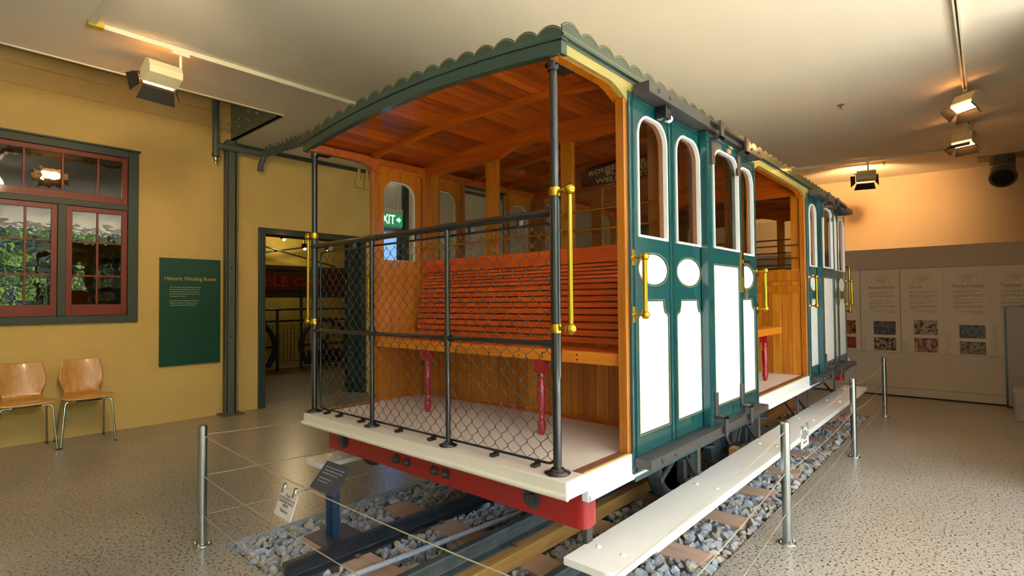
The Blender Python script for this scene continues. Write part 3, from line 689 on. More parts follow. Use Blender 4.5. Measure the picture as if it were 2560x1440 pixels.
# roof
b = MB(); arc_strip(b, X0+.02, X1-.02, Y0+.02, Y1-.02, lambda y: cz(y), lambda y: cz(y)+.022); b.build('ceiling_lining', M['ceilwood'], car)
b = MB(); arc_strip(b, X0+.01, X1-.01, Y0+.01, Y1-.01, lambda y: cz(y)+.0225, lambda y: cz(y)+.04); b.build('roof_skin', M['cream'], car)
def cz2(y): return cz(y, 2.24, .062)
for xa, xb in ((X0-.004, X0+.03), (X1-.03, X1+.004)):
    b = MB(); arc_strip(b, xa, xb, Y0-.003, Y1+.003, cz2, lambda y: cz2(y)+.05); arc_strip(b, xa-.006 if xa < 3 else xa, xb if xa < 3 else xb+.006, Y0-.009, Y1+.009, lambda y: cz2(y)+.05, lambda y: cz2(y)+.066)
    b.build('end_fascia', M['teal_roof'], car)
b = MB()
for y, t in ((Y0, -1), (Y1, 1)): b.box(X0, X1, y-.004, y+.02, 2.283, 2.30); b.box(X0-.006, X1+.006, y+.008*t-.006, y+.008*t+.006, 2.298, 2.312)
b.build('side_cornice', M['teal_roof'], car)
# scalloped valance
def scallop_loop(n, pitch, base, v, t):
    top = [];
    for i in range(n):
        for k in range(9):
            a = PI*k/8 if i < n-1 or k < 9 else 0
            top.append((i*pitch+pitch*k/8, base(i*pitch+pitch*k/8)+v+t*math.sin(PI*k/8)**.75))
    return top
nf = 17; pf = (Y1-Y0+.012)/nf; base = lambda s_: cz2(Y0-.006+s_)+.06
top = scallop_loop(nf, pf, base, .026, .024); bot = [(i*pf/2, base(i*pf/2)) for i in range(2*nf+1)]
for xa in (X0-.007, X1+.001):
    MB().plate(bot+top[::-1], [], (xa, Y0-.006, 0), (0, 1, 0), (0, 0, 1), (.006, 0, 0)).build('scalloped_valance', M['teal_roof'], car)
gl = MB(); xg = X0-.0085
def edge_line(mb, pts, w): 
    for i in range(len(pts)-1): mb.bar(pts[i], pts[i+1], .0012, w, (0, 0, 1))
edge_line(gl, [(xg, Y0-.006+a, z-.006) for a, z in top[::2]], .0016); edge_line(gl, [(xg, Y0-.006+a, z+.006) for a, z in bot[::2]], .0016)
ns = 43; ps = (X1-X0+.008)/ns; bs = lambda s_: 2.310
top = scallop_loop(ns, ps, bs, .034, .024); bot = [(0, 2.31), (ns*ps, 2.31)]
for yy in (Y0-.008, Y1+.003):
    MB().plate(bot+top[::-1], [], (X0-.004, yy, 0), (1, 0, 0), (0, 0, 1), (0, .006, 0)).build('scalloped_valance', M['teal_roof'], car)
edge_line(gl, [(X0-.004+a, Y0-.0095, z-.006) for a, z in top[::2]], .0014); edge_line(gl, [(X0-.004, Y0-.0095, 2.316), (X1, Y0-.0095, 2.316)], .0016)
gl.build('gold_lining', M['gold'], car)
# side cant rails: gold outside, wood inside, with curved brackets at the open bays
def cant(y, t, mat, y2, inset=0.):
    out = []
    def bay(xa, xb, curveL, curveR):
        lo = []; n = 10; R_ = .17; D_ = .058
        if curveL: lo += [(xa+R_*k/n, 2.245-inset-D_*(1-math.sin(PI/2*k/n))) for k in range(n)]
        else: lo += [(xa, 2.245-inset)]
        if curveR: lo += [(xb-R_*(n-k)/n, 2.245-inset-D_*(1-math.cos(PI/2*k/n))) for k in range(n+1)]
        else: lo += [(xb, 2.245-inset)]
        return lo+[(xb, 2.284), (xa, 2.284)]
    for xa, xb, l, r_ in ((X0+.012, 2.045, 0, 1), (2.045, 3.66, 0, 0), (3.66, 5.03, 1, 1), (5.03, X1-.012, 0, 0)):
        out.append(MB().plate(bay(xa, xb, l, r_), [], (0, min(y, y2), 0), (1, 0, 0), (0, 0, 1), (0, abs(y2-y), 0)))
    m = MB()
    for o in out: merge(m, o)
    return m.build('cant_rail', mat, car)
cant(Y0, 1, M['goldbeam'], Y0+.02); cant(Y0+.0201, 1, M['jamb'], Y0+.06, .004); cant(Y1, -1, M['goldbeam'], Y1-.02); cant(Y1-.0201, -1, M['rafter'], Y1-.06, .004)
# rafters
for x in (2.0, 2.9, 3.3, 4.0, 4.55, 5.6, 6.1):
    b = MB(); arc_strip(b, x-.016, x+.016, Y0+.06, Y1-.06, lambda y: cz(y)-.03, lambda y: cz(y)-.001); b.build('rafter', M['rafter'], car)

# posts and rails of the open front platform
def post(x, y, r0=.0165, ztop=2.25, big=True, parent=car):
    m = MB().tube([(x, y, ZD), (x, y, ztop)], r0, 14)
    if big: m.tube([(x, y, ZD+.36), (x, y, 1.73)], r0+.0035, 14)
    m.lathe([(.048, 0), (.05, .006), (.03, .012), (.024, .02)], (x, y, ZD+.0), n=22)
    if big: m.lathe([(r0+.006, 0), (r0+.006, .02), (.03, .03)], (x, y, ztop-.03)); m.box(x-.015, x+.1, y-.028, y+.028, ztop-.012, ztop+.004)
    return m.build('post', M['black'], parent)
XF = 1.625; py = (1.215, 3.0)
for y in py: post(XF, y)
for y in py: post(6.68, y)
fence = empty_part = None
m = MB().tube([(XF, 1.215, 1.685), (XF, 3.0, 1.685)], .0155, 14)
for y in (1.24, 1.79, 1.85, 2.385, 2.44, 2.975): m.tube([(XF, y-.03, 1.685), (XF, y+.03, 1.685)], .0175, 14)
fr = m.build('hand_rail', M['black'], car)
m = MB().tube([(XF, 1.215, 1.187), (XF, 3.0, 1.187)], .0105, 12)
for y in (1.245, 1.822, 2.41, 2.97): m.tube([(XF, y-.03, 1.187), (XF, y+.03, 1.187)], .0145, 12)
for y in (1.822, 2.41): m.tube([(XF, y, 1.15), (XF, y, 1.224)], .0165, 12)
m.build('middle_rail', M['black'], car)
for y in (1.822, 2.41):
    m = MB().tube([(XF, y, ZD), (XF, y, 1.685)], .0115, 12); m.lathe([(.04, 0), (.042, .005), (.022, .012), (.017, .02)], (XF, y, ZD), n=20); m.tube([(XF, y, 1.64), (XF, y, 1.68)], .0145, 12)
    m.build('rail_post', M['black'], car)
m = MB().tube([(6.68, 1.215, 1.685), (6.68, 3.0, 1.685)], .0155, 10); m.tube([(6.68, 1.215, 1.187), (6.68, 3.0, 1.187)], .0105, 10); m.build('hand_rail', M['black'], car)
# chain link panel
fy0_, fy1_, fz0, fz1, fx = 1.243, 2.972, .728, 1.648, 1.648
loop = []
rr = .035
for cy_, cz_, a0 in ((fy1_-rr, fz1-rr, 0), (fy0_+rr, fz1-rr, 90), (fy0_+rr, fz0+rr, 180), (fy1_-rr, fz0+rr, 270)):
    for k in range(6): a = math.radians(a0+k*18); loop.append((fx, cy_+rr*math.cos(a), cz_+rr*math.sin(a)))
fp = MB().tube(loop, .0055, 8, closed=True).build('mesh_frame', M['black'], car)
m = MB(); wv = .0345; npk = int((fy1_-fy0_)/wv); wv = (fy1_-fy0_)/npk; hz = .0672; nz = int((fz1-fz0)/hz*2)
for i in range(npk):
    ya = fy0_+i*wv; pts = []
    for k in range(nz+1):
        z = fz0+k*hz/2; left = (k+i) % 2 == 0
        yy = ya+(-.0015 if left else wv+.0015)
        for dz, q in ((-.004, 0), (.004, 0)):
            pts.append((fx+(.0022 if (left == (dz < 0)) else -.0022), min(max(yy, fy0_), fy1_), min(max(z+dz, fz0), fz1)))
    m.tube(pts, .00155, 4, caps=False, smooth=False)
m.build('chain_link', M['iron'], fp)
for y in (1.33, 1.55, 1.95, 2.2, 2.53, 2.75, 2.88):
    m = MB().box(fx-.03, fx+.008, y-.011, y+.011, ZD, ZD+.012); m.box(fx-.008, fx+.008, y-.008, y+.008, ZD, fz0+.004); m.build('clip', M['black'], fp)
for y in (1.4, 1.68, 2.05, 2.6, 2.85): MB().box(fx-.022, fx+.004, y-.007, y+.007, fz1-.004, 1.68).build('clip', M['black'], fp)
# brass handles
def grab(x, y, dy, z0, z1, parent=car, rb=.0095, ball=.0235, dx=0):
    m = MB()
    for z in (z0, z1):
        m.ball((x, y, z), ball, 16); m.ball((x+dx, y+dy, z), ball*.95, 16); m.tube([(x, y, z), (x+dx, y+dy, z)], .0085, 10)
        m.lathe([(.0215, -.016), (.0235, 0), (.0215, .016)], (x, y, z), n=18)
    m.tube([(x+dx, y+dy, z0), (x+dx, y+dy, z1)], rb, 14)
    o = m.build('grab_handle', M['brass'], parent); o['label'] = 'polished brass handle'; return o
grab(XF, 1.215, -.068, 1.246, 1.76); grab(XF, 3.0, .075, 1.239, 1.749); grab(6.68, 1.2, -.10, 1.211, 1.679, rb=.009, ball=.018)
def doorgrab(x, y, z0=1.288, z1=1.53, s_=-1, parent=car):
    m = MB()
    for z in (z0, z1):
        m.ball((x, y+s_*.055, z), .0185, 14); m.tube([(x, y, z), (x, y+s_*.055, z)], .006, 8); m.lathe([(.015, 0), (.01, s_*.012)], (x, y, z), 'y', 14)
        m.box(x-.012, x+.022, y-.003, y+.003, z-.034, z+.034)
    m.tube([(x, y+s_*.055, z0), (x, y+s_*.055, z1)], .0105, 12)
    o = m.build('grab_handle', M['brass'], parent); o['label'] = 'polished brass handle'

# ---- door leaves
def arch(x0, x1, z0, z1, r=.10, n=8):
    pts = [(x0, z0), (x1, z0)]
    pts += [(x1-r+r*math.cos(PI/2*k/n), z1-r+r*math.sin(PI/2*k/n)) for k in range(n+1)]
    pts += [(x0+r-r*math.sin(PI/2*k/n), z1-r+r*math.cos(PI/2*k/n)) for k in range(n+1)]
    return pts
def ell(cx, cz_, rx, rz, n=28): return [(cx+rx*math.cos(2*PI*k/n), cz_+rz*math.sin(2*PI*k/n)) for k in range(n)]
def shield(x0, x1, z0, z1, sh=.062, neck=.048):
    n = 5; pts = [(x0, z0), (x1, z0), (x1, z1-sh-.012), (x1-.012, z1-sh)]
    pts += [(x1-neck+(neck-.016)*math.cos(PI/2+0)+ (neck-.016)*(1-math.sin(PI/2*k/n))*1.0, z1-sh+(sh)*(1-math.cos(PI/2*k/n))*1.0) for k in range(1, n+1)]
    L_ = [(x0+x1-a, b_) for a, b_ in pts[::-1] if a > (x0+x1)/2]
    return pts+L_[:-1]
def leaf(x0, x1, y, s_, zb=.605, zt=2.235, kind='oval', winL=None, winR=None, lining=True, parent=car):
    """s_: outward direction (-1 right side, +1 left side). y is the outer face."""
    wl = winL or x0+.052; wr = winR or x1-.03
    th = .016
    W1 = arch(wl, wr, 1.622, 2.167); holes = [W1]
    if kind == 'oval':
        c_ = (wl+wr)/2; O = ell(c_, 1.486, (wr-wl)/2-.004, .068); Sh = shield(wl, wr-.002, .777, 1.344); holes += [O, Sh]
    else:
        Sh = [(wl, .788), (wr-.01, .788), (wr-.01, 1.532), (wl, 1.532)]; holes += [Sh]
    outer = [(x0, zb), (x1, zb), (x1, zt), (x0, zt)]
    m = MB().plate(outer, holes, (0, y, 0), (1, 0, 0), (0, 0, 1), (0, -s_*th, 0))
    # raised edge moulding
    for a in (x0+.012, x1-.012): m.box(a-.004, a+.004, y+s_*.004, y-s_*.002, zb+.02, zt-.012)
    m.box(x0+.01, x1-.01, y+s_*.004, y-s_*.002, zt-.024, zt-.012)
    lf = m.build('door_leaf', M['teal'], parent)
    # white panels set slightly back
    m = MB()
    for h in holes[1:]: m.plate(h, [], (0, y-s_*.004, 0), (1, 0, 0), (0, 0, 1), (0, -s_*.008, 0))
    m.build('panel', M['white'], lf)
    gm = MB()
    for h in holes[1:]:
        cx_ = sum(a for a, _ in h)/len(h); cz_ = sum(b_ for _, b_ in h)/len(h)
        pts = [(a+(.006 if a > cx_ else -.006)*min(1, abs(a-cx_)/.05), y+s_*.0012, b_+(.006 if b_ > cz_ else -.006)*min(1, abs(b_-cz_)/.03)) for a, b_ in h]
        for i in range(len(pts)): gm.bar(pts[i], pts[(i+1) % len(pts)], .0016, .0012, (0, 1, 0))
    gm.build('gold_lining', M['gold'], lf)
    # white window bead
    inn = arch(wl+.011, wr-.011, 1.633, 2.156, .091)
    m = MB().plate(W1, [inn], (0, y+s_*.006, 0), (1, 0, 0), (0, 0, 1), (0, -s_*.02, 0)); m.build('window_bead', M['white'], lf)
    m = MB().plate(inn, [], (0, y-s_*.012, 0), (1, 0, 0), (0, 0, 1), (0, -s_*.003, 0)); m.build('pane', M['glass'], lf)
    if lining:
        m = MB().plate([(x0, ZD+.002), (x1, ZD+.002), (x1, zt), (x0, zt)], [arch(wl+.006, wr-.006, 1.628, 2.162, .095)], (0, y-s_*th, 0), (1, 0, 0), (0, 0, 1), (0, -s_*.022, 0))
        m.build('inner_lining', M['sidewood'], lf)
    return lf
for (yy, s_) in ((1.122, -1), (3.013, 1)):
    leaf(2.048, 2.410, yy, s_, winL=2.094, winR=2.380); leaf(2.430, 2.800, yy, s_, winL=2.476, winR=2.766)
    leaf(3.300, 3.660, yy, s_, winL=3.345, winR=3.622)
    leaf(5.035, 5.385, yy, s_, winL=5.088, winR=5.340); leaf(5.86, 6.20, yy, s_, winL=5.90, winR=6.165); leaf(6.22, 6.59, yy, s_, winL=6.255, winR=6.56)
    yo = yy+s_*.038
    l1 = None
    if s_ < 0: l1 = leaf(2.765, 3.290, yo, s_, zb=.690, zt=2.232, kind='slide', winL=2.852, winR=3.238, lining=False)
    if l1: MB().plate([(2.765, .69), (3.29, .69), (3.29, 2.232), (2.765, 2.232)], [arch(2.858, 3.232, 1.628, 2.162, .095)], (0, yo-s_*.016, 0), (1, 0, 0), (0, 0, 1), (0, -s_*.018, 0)).build('inner_lining', M['teal'], l1)
    l2 = leaf(5.330, 5.855, yo, s_, zb=.690, zt=2.232, kind='slide', winL=5.41, winR=5.79, lining=False)
    MB().plate([(5.33, .69), (5.855, .69), (5.855, 2.232), (5.33, 2.232)], [arch(5.416, 5.784, 1.628, 2.162, .095)], (0, yo-s_*.016, 0), (1, 0, 0), (0, 0, 1), (0, -s_*.018, 0)).build('inner_lining', M['teal'], l2)
    # jamb covers in teal around the closed sections
    for js, xa, xb in (((2.030, 2.412, 3.662), 2.03, 3.67), ((5.02, 6.592), 5.02, 6.61)):
        m = MB().box(xa, xb, yy+s_*.008, yy-s_*.01, .592, .612)
        for a in js: m.box(a, a+.014, yy+s_*.001, yy-s_*.03, .60, 2.24)
        m.build('door_frame', M['teal'], car, bevel=.002)
    # tracks above and below
    yt0, yt1 = yy+s_*.002, yy+s_*.078
    for xa, xb in ((2.065, 3.575), (5.10, 6.60)):
        xm0, xm1 = xa+.66, xb-.30
        m = MB().box(xa, xm0, yt0, yt1, 2.226, 2.274); m.box(xm1, xb, yt0, yt1, 2.226, 2.274)
        m.box(xm0-.01, xm1+.01, yt0, yt1-s_*.022, 2.238, 2.26); m.box(xm0-.01, xm1+.01, yt0, yt1, 2.268, 2.276)
        tk = m.build('door_track', M['railtrack'], car, bevel=.001)
        for x in (xa+.09, xa+.2, xb-.2, xb-.07): MB().lathe([(.010, 0), (.009, s_*.006), (.003, s_*.008)], (x, yt1, 2.25), 'y', 10).build('bolt_head', M['iron'], tk)
        m = MB().box(xa-.03, xb+.03, yt0, yt1, .652, .69)
        tk = m.build('lower_guide', M['railtrack'], car, bevel=.001)
        for x in (xa+.07, xa+.2, xb-.02, xb-.2): MB().lathe([(.010, 0), (.009, s_*.006), (.003, s_*.008)], (x, yt1, .671), 'y', 10).build('bolt_head', M['iron'], tk)
    MB().box(2.26, 2.31, yy+s_*.01, yy+s_*.06, 2.17, 2.232).build('roller_bracket', M['black'], car, bevel=.003)
    MB().tube([(2.312, yy+s_*.035, 2.185), (2.345, yy+s_*.035, 2.185)], .018, 12).build('roller', M['plastic'], car)
    for l_, xs_ in ((l1, (2.84, 3.235)), (l2, (5.40, 5.79))):
        if not l_: continue
        for x in xs_:
            m = MB().box(x-.022, x+.022, yo+s_*.0, yo+s_*.012, 2.07, 2.20); m.box(x-.022, x+.022, yo+s_*.012, yo+s_*.062, 2.19, 2.205); m.box(x-.022, x+.022, yo+s_*.05, yo+s_*.062, 2.19, 2.285)
            m.build('hanger', M['railtrack'], l_, bevel=.001)
            m = MB().box(x-.018, x+.018, yo+s_*.0, yo+s_*.010, .735, .86); m.box(x-.018, x+.018, yo, yo+s_*.06, .728, .742); m.box(x-.018, x+.018, yo+s_*.048, yo+s_*.06, .64, .742)
            m.build('guide_arm', M['railtrack'], l_, bevel=.002)
    doorgrab(2.046, yy, s_=s_); doorgrab(3.668, yy+s_*.0, s_=s_); doorgrab(5.045, yy, s_=s_); doorgrab(6.60, yy, s_=s_)
    m = MB().box(3.27, 3.30, yo, yo+s_*.006, 1.47, 1.64); m.box(3.268, 3.282, yo, yo+s_*.012, 1.39, 1.48); m.box(3.28, 3.40, yo+s_*.004, yo+s_*.012, 1.56, 1.58)
    if l1: m.build('latch', M['brass'], l1)
    # wooden corner posts
    for x in (2.005, 3.672, 4.985, 6.59):
        m = MB().box(x, x+.042, Y0+.004 if s_ < 0 else Y1-.045, Y0+.045 if s_ < 0 else Y1-.004, ZD, 2.245)
        m.build('corner_post', M['jamb'], car, bevel=.003)
    for x in (2.412, 2.79, 3.30):
        m = MB().box(x, x+.022, yy-s_*.04, yy-s_*.065, ZD, 2.285); m.build('door_stile', M['jamb'], car, bevel=.002)
    # top boards inside above windows, mid rail
    ti = yy-s_*.039
    for xa, xb in ((2.048, 2.80), (3.30, 3.66), (5.035, 5.36), (5.86, 6.59)): MB().box(xa, xb, ti, ti-s_*.012, 2.222, 2.288).build('top_board', M['sidewood'], car)
    for xa, xb in ((2.048, 2.41), (2.43, 2.80), (3.30, 3.66)): MB().box(xa, xb, ti, ti-s_*.008, 1.483, 1.522).build('inner_rail', M['sidewood'], car)

# ---- partitions
def partition(x, yspan=(1.18, 2.955), face=-1, wall_glass=True):
    y0, y1 = yspan; t = .03
    pr = MB().box(x, x+t, y0, y1, ZD, 1.60).build('partition', M['skirt'], car)
    # header beam with raised centre arch
    pts = [(y0, 2.222), (1.735, 2.222)]+[(1.77+(2.27-1.77)*k/12, 2.232+.05*math.sin(PI*k/12)) for k in range(13)]+[(2.31, 2.222), (y1, 2.222)]
    up = [(y0+(y1-y0)*k/16, cz(y0+(y1-y0)*k/16)) for k in range(17)]
    MB().plate(pts+up[::-1], [], (x-.004, 0, 0), (0, 1, 0), (0, 0, 1), (t+.008, 0, 0)).build('header_beam', M['rafter'], pr)
    for ya, yb in ((2.83, y1), (2.262, 2.36), (1.698, 1.775), (y0, 1.245)):
        MB().box(x, x+t, ya, yb, 1.60, 2.23).build('mullion', M['jamb'], pr, bevel=.002)
    if wall_glass:
        m = MB()
        for ya, yb in ((2.36, 2.83), (1.775, 2.262), (1.245, 1.698)): m.box(x+.013, x+.016, ya, yb, 1.60, 2.225)
        m.build('pane', M['glass'], pr)
    return pr
p1 = partition(2.43); partition(3.64); p3 = partition(5.0); partition(6.56)
# seat against a partition
def bench(x, s_, legs, parent=car):
    """x: partition face, s_=-1: seat in front (towards -x)"""
    y0, y1 = 1.18, 2.94
    fr_ = x+s_*.40
    root = MB().box(fr_, fr_-s_*.028, 1.15, 2.95, 1.066, 1.120).build('seat_rail', M['seatrail'], parent, bevel=.004)
    if s_ < 0: root['label'] = 'seat front rail'
    m = MB()
    n = 9
    for i in range(n):
        a = fr_-s_*(.030+i*.0335); m.box(a, a-s_*.029, y0, y1, 1.105-.0012*i, 1.122-.0012*i)
    m.build('seat_slats', M['slat'], root, bevel=.002)
    m = MB(); pts = [(x+s_*.085, 1.125), (x+s_*.062, 1.30), (x+s_*.042, 1.45), (x+s_*.012, 1.545)]
    nsl = 14
    def P(t):
        t *= 3; i = min(2, int(t)); f = t-i; return (pts[i][0]+(pts[i+1][0]-pts[i][0])*f, pts[i][1]+(pts[i+1][1]-pts[i][1])*f)
    for i in range(nsl):
        a, c_ = P(i/nsl+.006), P((i+1)/nsl-.010)
        d = V((c_[0]-a[0], 0, c_[1]-a[1])); nrm = V((d.z, 0, -d.x)).normalized()*.006
        m.obox(((a[0]+c_[0])/2, (y0+y1)/2, (a[1]+c_[1])/2), d/2, (0, (y1-y0)/2, 0), nrm)
    m.build('backrest', M['slat'], root, bevel=.0015)
    MB().box(x+s_*.002, x+s_*.03, y0-.02, y1, 1.548, 1.632).build('top_board', M['slat'], root, bevel=.004)
    m = MB()
    for y in (2.90, 2.72, 2.45, 2.2, 1.95, 1.75, 1.6, 1.40, 1.18):
        for z in (1.082, 1.104): m.lathe([(.004, 0), (.004, s_*.0015)], (fr_, y, z), 'x', 8)
    m.build('screw_hole', M['black'], root)
    for y in legs:
        prof = [(.011, 0), (.016, .012), (.021, .04), (.021, .055), (.013, .075), (.017, .08), (.012, .086), (.015, .11), (.022, .19), (.022, .235), (.013, .245), (.02, .252), (.013, .262), (.015, .275), (.021, .282), (.014, .292), (.018, .298), (.018, .30)]
        m = MB().lathe(prof, (fr_+.02*-s_, y, ZD), n=18); m.box(fr_+.02*-s_-.026, fr_+.02*-s_+.026, y-.026, y+.026, ZD+.30, 1.066)
        m.build('bench_leg', M['redleg'], root)
    return root
bench(2.428, -1, (2.473, 1.623))
MB().box(2.418, 2.43, 1.18, 2.95, ZD, ZD+.018).build('skirting', M['rafter'], car)
# middle bay: long bench down the centre
m = MB().box(3.78, 4.86, 1.29, 1.315, 1.062, 1.118)
lb = m.build('long_bench', M['seatrail'], car, bevel=.004)
m = MB()
for i in range(9): m.box(3.78, 4.85, 1.318+i*.045, 1.358+i*.045, 1.102, 1.12)
m.build('seat_slats', M['seatrail'], lb, bevel=.002)
for x in (4.02, 4.50):
    prof = [(.011, 0), (.016, .012), (.021, .04), (.021, .055), (.013, .075), (.017, .08), (.012, .086), (.015, .11), (.022, .19), (.022, .235), (.013, .245), (.02, .252), (.013, .262), (.015, .275), (.021, .282), (.014, .292), (.018, .298), (.018, .30)]
    m = MB().lathe(prof, (x, 1.325, ZD), n=18); m.box(x-.026, x+.026, 1.299, 1.351, ZD+.30, 1.062); m.build('bench_leg', M['redleg'], lb)
# sill rails on the far partition of the middle bay
m = MB().box(4.985, 5.0, 1.18, 2.955, 1.50, 1.585); m.box(4.99, 5.0, 1.18, 2.955, 1.40, 1.46); m.build('sill_board', M['jamb'], p3, bevel=.003)
# brass rails across windows
for x, zs in ((2.385, (1.823, 1.721)), (4.97, (1.80, 1.69)), (5.05, (1.86, 1.745, 1.64))):
    for z in zs:
        m = MB().tube([(x, 1.18, z), (x, 2.95, z)], .0065, 10)
        for y in (1.735, 2.31): m.box(x-.006, x+.05, y-.012, y+.012, z-.016, z+.016)
        m.build('window_rail', M['brass'], car)
m = MB()
for x, z in ((2.14, 2.262), (2.165, 2.27), (2.235, 2.262), (2.29, 2.268), (2.30, 2.258)): m.lathe([(.011, 0), (.011, -.004)], (x, 2.962, z), 'y', 12)
m.build('plug_hole', M['spike'], car)
m = MB().lathe([(.05, 0), (.045, -.006), (.02, -.01)], (2.98, 1.74, 2.343), n=24); m.build('ceiling_rose', M['black'], car)
# maker's board hanging inside
sg = MB().plate([(1.45, 2.165), (2.19, 2.165), (2.19, 2.275), (2.1, 2.305), (1.82, 2.325), (1.54, 2.305), (1.45, 2.275)], [], (3.25, 0, 0), (0, 1, 0), (0, 0, 1), (.015, 0, 0)).build('maker_board', M['maroon'], car)
def sign_text(s_, size, yc, z, arc=0., width=None):
    t_ = text(s_, size, (0, 0, 0), (0, -1, 0), (0, 0, 1), .0, align='CENTER', bold=.0007, width=width)
    for p_ in t_.v: p_.x = 3.2475; p_.z += z-arc*(p_.y/.3)**2; p_.y += yc
    return t_
t = sign_text('ROUSE & HURRELL', .046, 1.82, 2.262, .028, .60); merge(t, sign_text('BUILDERS', .046, 1.82, 2.222, 0, .32)); merge(t, sign_text('WELLINGTON', .046, 1.82, 2.176, 0, .50))
t.build('lettering', M['creamtext'], sg)

# ------------------------------------------------------------------ track
tk_x0, tk_x1 = 1.24, 7.32
RP = [(-.045, 0), (.045, 0), (.045, .008), (.010, .018), (.008, .06), (.022, .068), (.022, .088), (.018, .092), (-.018, .092), (-.022, .088), (-.022, .068), (-.008, .06), (-.010, .018), (-.045, .008)]
for y, z, nm, lb, mt, x0_ in ((2.575, 0, 'running_rail', 'dark steel running rail on the left side of the ballast bed', 'rail', tk_x0), (1.535, 0, 'running_rail', 'steel running rail below the near step board of the cable car', 'rail2', tk_x0), ):
    o = MB().sweep(RP, ((x0_, y, z), (tk_x1, y, z))).build(nm, M[mt], origin=(x0_, y, z), bevel=.002); tag(o, lb, 'rail')
o = MB().sweep(RP, ((tk_x0, 1.92, .08), (tk_x1, 1.92, .08))).build('brake_rail', M['rail2'], origin=(tk_x0, 1.92, .08), bevel=.002); tag(o, 'grey centre brake rail bolted on the long raised timber', 'rail')
o = MB().box(tk_x0, tk_x1, 1.815, 2.005, 0, .08).build('long_timber', M['timber'], origin=(tk_x0, 1.91, 0), bevel=.004); tag(o, 'long orange timber carrying the centre rail between the sleepers', 'timber')
pl = ['first sleeper of the track, under the small label stand', 'second sleeper from the near end of the track, beneath the front beam', 'third sleeper from the near end of the track', 'fourth sleeper from the near end of the track', 'fifth sleeper from the near end of the track', 'sixth sleeper from the near end of the track', 'seventh sleeper from the near end of the track', 'eighth sleeper from the near end of the track', 'ninth sleeper, last but one at the far end', 'last sleeper at the far end of the ballast bed']
xs = [1.61, 2.195, 2.785, 3.385, 3.99, 4.60, 5.20, 5.81, 6.42, 7.02]
sl0 = MB().box(-.088, .088, 1.12, 3.02, -.10, -.0005).build('sleeper', M['sleeper'], origin=(0, 2.07, -.1), bevel=.004)
sl0.location = (xs[0], 2.07, -.1); tag(sl0, 'pale timber '+pl[0], 'sleeper', 'track sleepers')
for x, l_ in zip(xs[1:], pl[1:]):
    c_ = dup(sl0, (x, 2.07+random.uniform(-.012, .012), -.1), rz=random.uniform(-.01, .01), label='pale timber '+l_)
# spikes
k = 0
spk = None
for x in xs:
    for y in (2.575-.052, 2.575+.052, 1.535-.052, 1.535+.052):
        yy = y
        if spk is None:
            spk = MB().lathe([(.008, -.03), (.008, .006), (.018, .008), (.016, .02), (.005, .024)], (0, 0, 0), n=10).build('rail_spike', M['spike'], origin=(0, 0, 0)); o = spk; o.location = (x, yy, 0)
            tag(o, 'rusty rail spike driven into a sleeper beside a rail foot', 'spike', 'rail spikes along the track')
        else: dup(spk, (x+random.uniform(-.03, .03), yy, 0))
for x in (1.5, 2.12, 2.9, 3.7):
    o = dup(spk, (x, 1.92-.056, .08), label='rusty spike holding the centre rail to its long timber', group='spikes on the long timber')
# rope
m = MB(); a, b_ = V((1.36, 2.33, .035)), V((4.2, 2.02, .05)); d = (b_-a).normalized(); sidev = d.cross(V((0, 0, 1))).normalized(); upv = sidev.cross(d)
for s6 in range(6):
    pts = []
    L_ = (b_-a).length; n = 150
    for i in range(n+1):
        t = i/n; ph = t*L_/.11*2*PI+s6*PI/3
        pts.append(a+(b_-a)*t+(sidev*math.cos(ph)+upv*math.sin(ph))*.0088)
    m.tube(pts, .0068, 6, caps=False)
rp = m.build('haulage_rope', M['rope'], origin=a); tag(rp, 'twisted steel haulage rope lying between the left and centre rails', 'rope')
rc = MB().tube([a-d*.03, a+d*.02], .019, 14).build('rope_end_cap', M['black'], rp)
# ballast
def stone_mesh(seed):
    rnd = random.Random(seed)
    import bmesh
    bm = bmesh.new(); bmesh.ops.create_icosphere(bm, subdivisions=2, radius=1)
    cuts = [(V((rnd.gauss(0, 1), rnd.gauss(0, 1), rnd.gauss(0, 1))).normalized(), rnd.uniform(.36, .72)) for _ in range(10)]
    for _ in range(3):
        for v in bm.verts:
            for n_, d_ in cuts:
                e_ = v.co.dot(n_)-d_
                if e_ > 0: v.co -= n_*e_
    sx, sy, sz = rnd.uniform(1.1, 1.65), rnd.uniform(.95, 1.3), rnd.uniform(.8, 1.15)
    for v in bm.verts: v.co = V((v.co.x*sx, v.co.y*sy, v.co.z*sz))
    bmesh.ops.dissolve_limit(bm, angle_limit=.09, verts=bm.verts, edges=bm.edges)
    me = bpy.data.meshes.new('stone'); bm.to_mesh(me); bm.free(); me.materials.append(M['stone']); return me
stones = [stone_mesh(i) for i in range(14)]
def blocked(x, y, r):
    if not (PX0+r*1.15 < x < PX1-r*1.1 and PY0+r*1.1 < y < PY1-.035-r*1.1): return True
    for sx in xs:
        if abs(x-sx) < .088+r*.72 and 1.10 < y < 3.04: return True
    for ry in (2.575, 1.535):
        if abs(y-ry) < .045+r*.5: return True
    if 1.815-r*.7 < y < 2.005+r*.7: return True
    if 1.5 < x < 1.8 and 2.75 < y < 3.0: return True
    return False
pts = []
gridc = {}
def far_ok(x, y, r):
    gx, gy = int(x/.06), int(y/.06)
    for i in range(gx-1, gx+2):
        for j in range(gy-1, gy+2):
            for (a, b2, r2) in gridc.get((i, j), ()):
                if (a-x)**2+(b2-y)**2 < ((r+r2)*.78)**2: return False
    return True
tries = 0
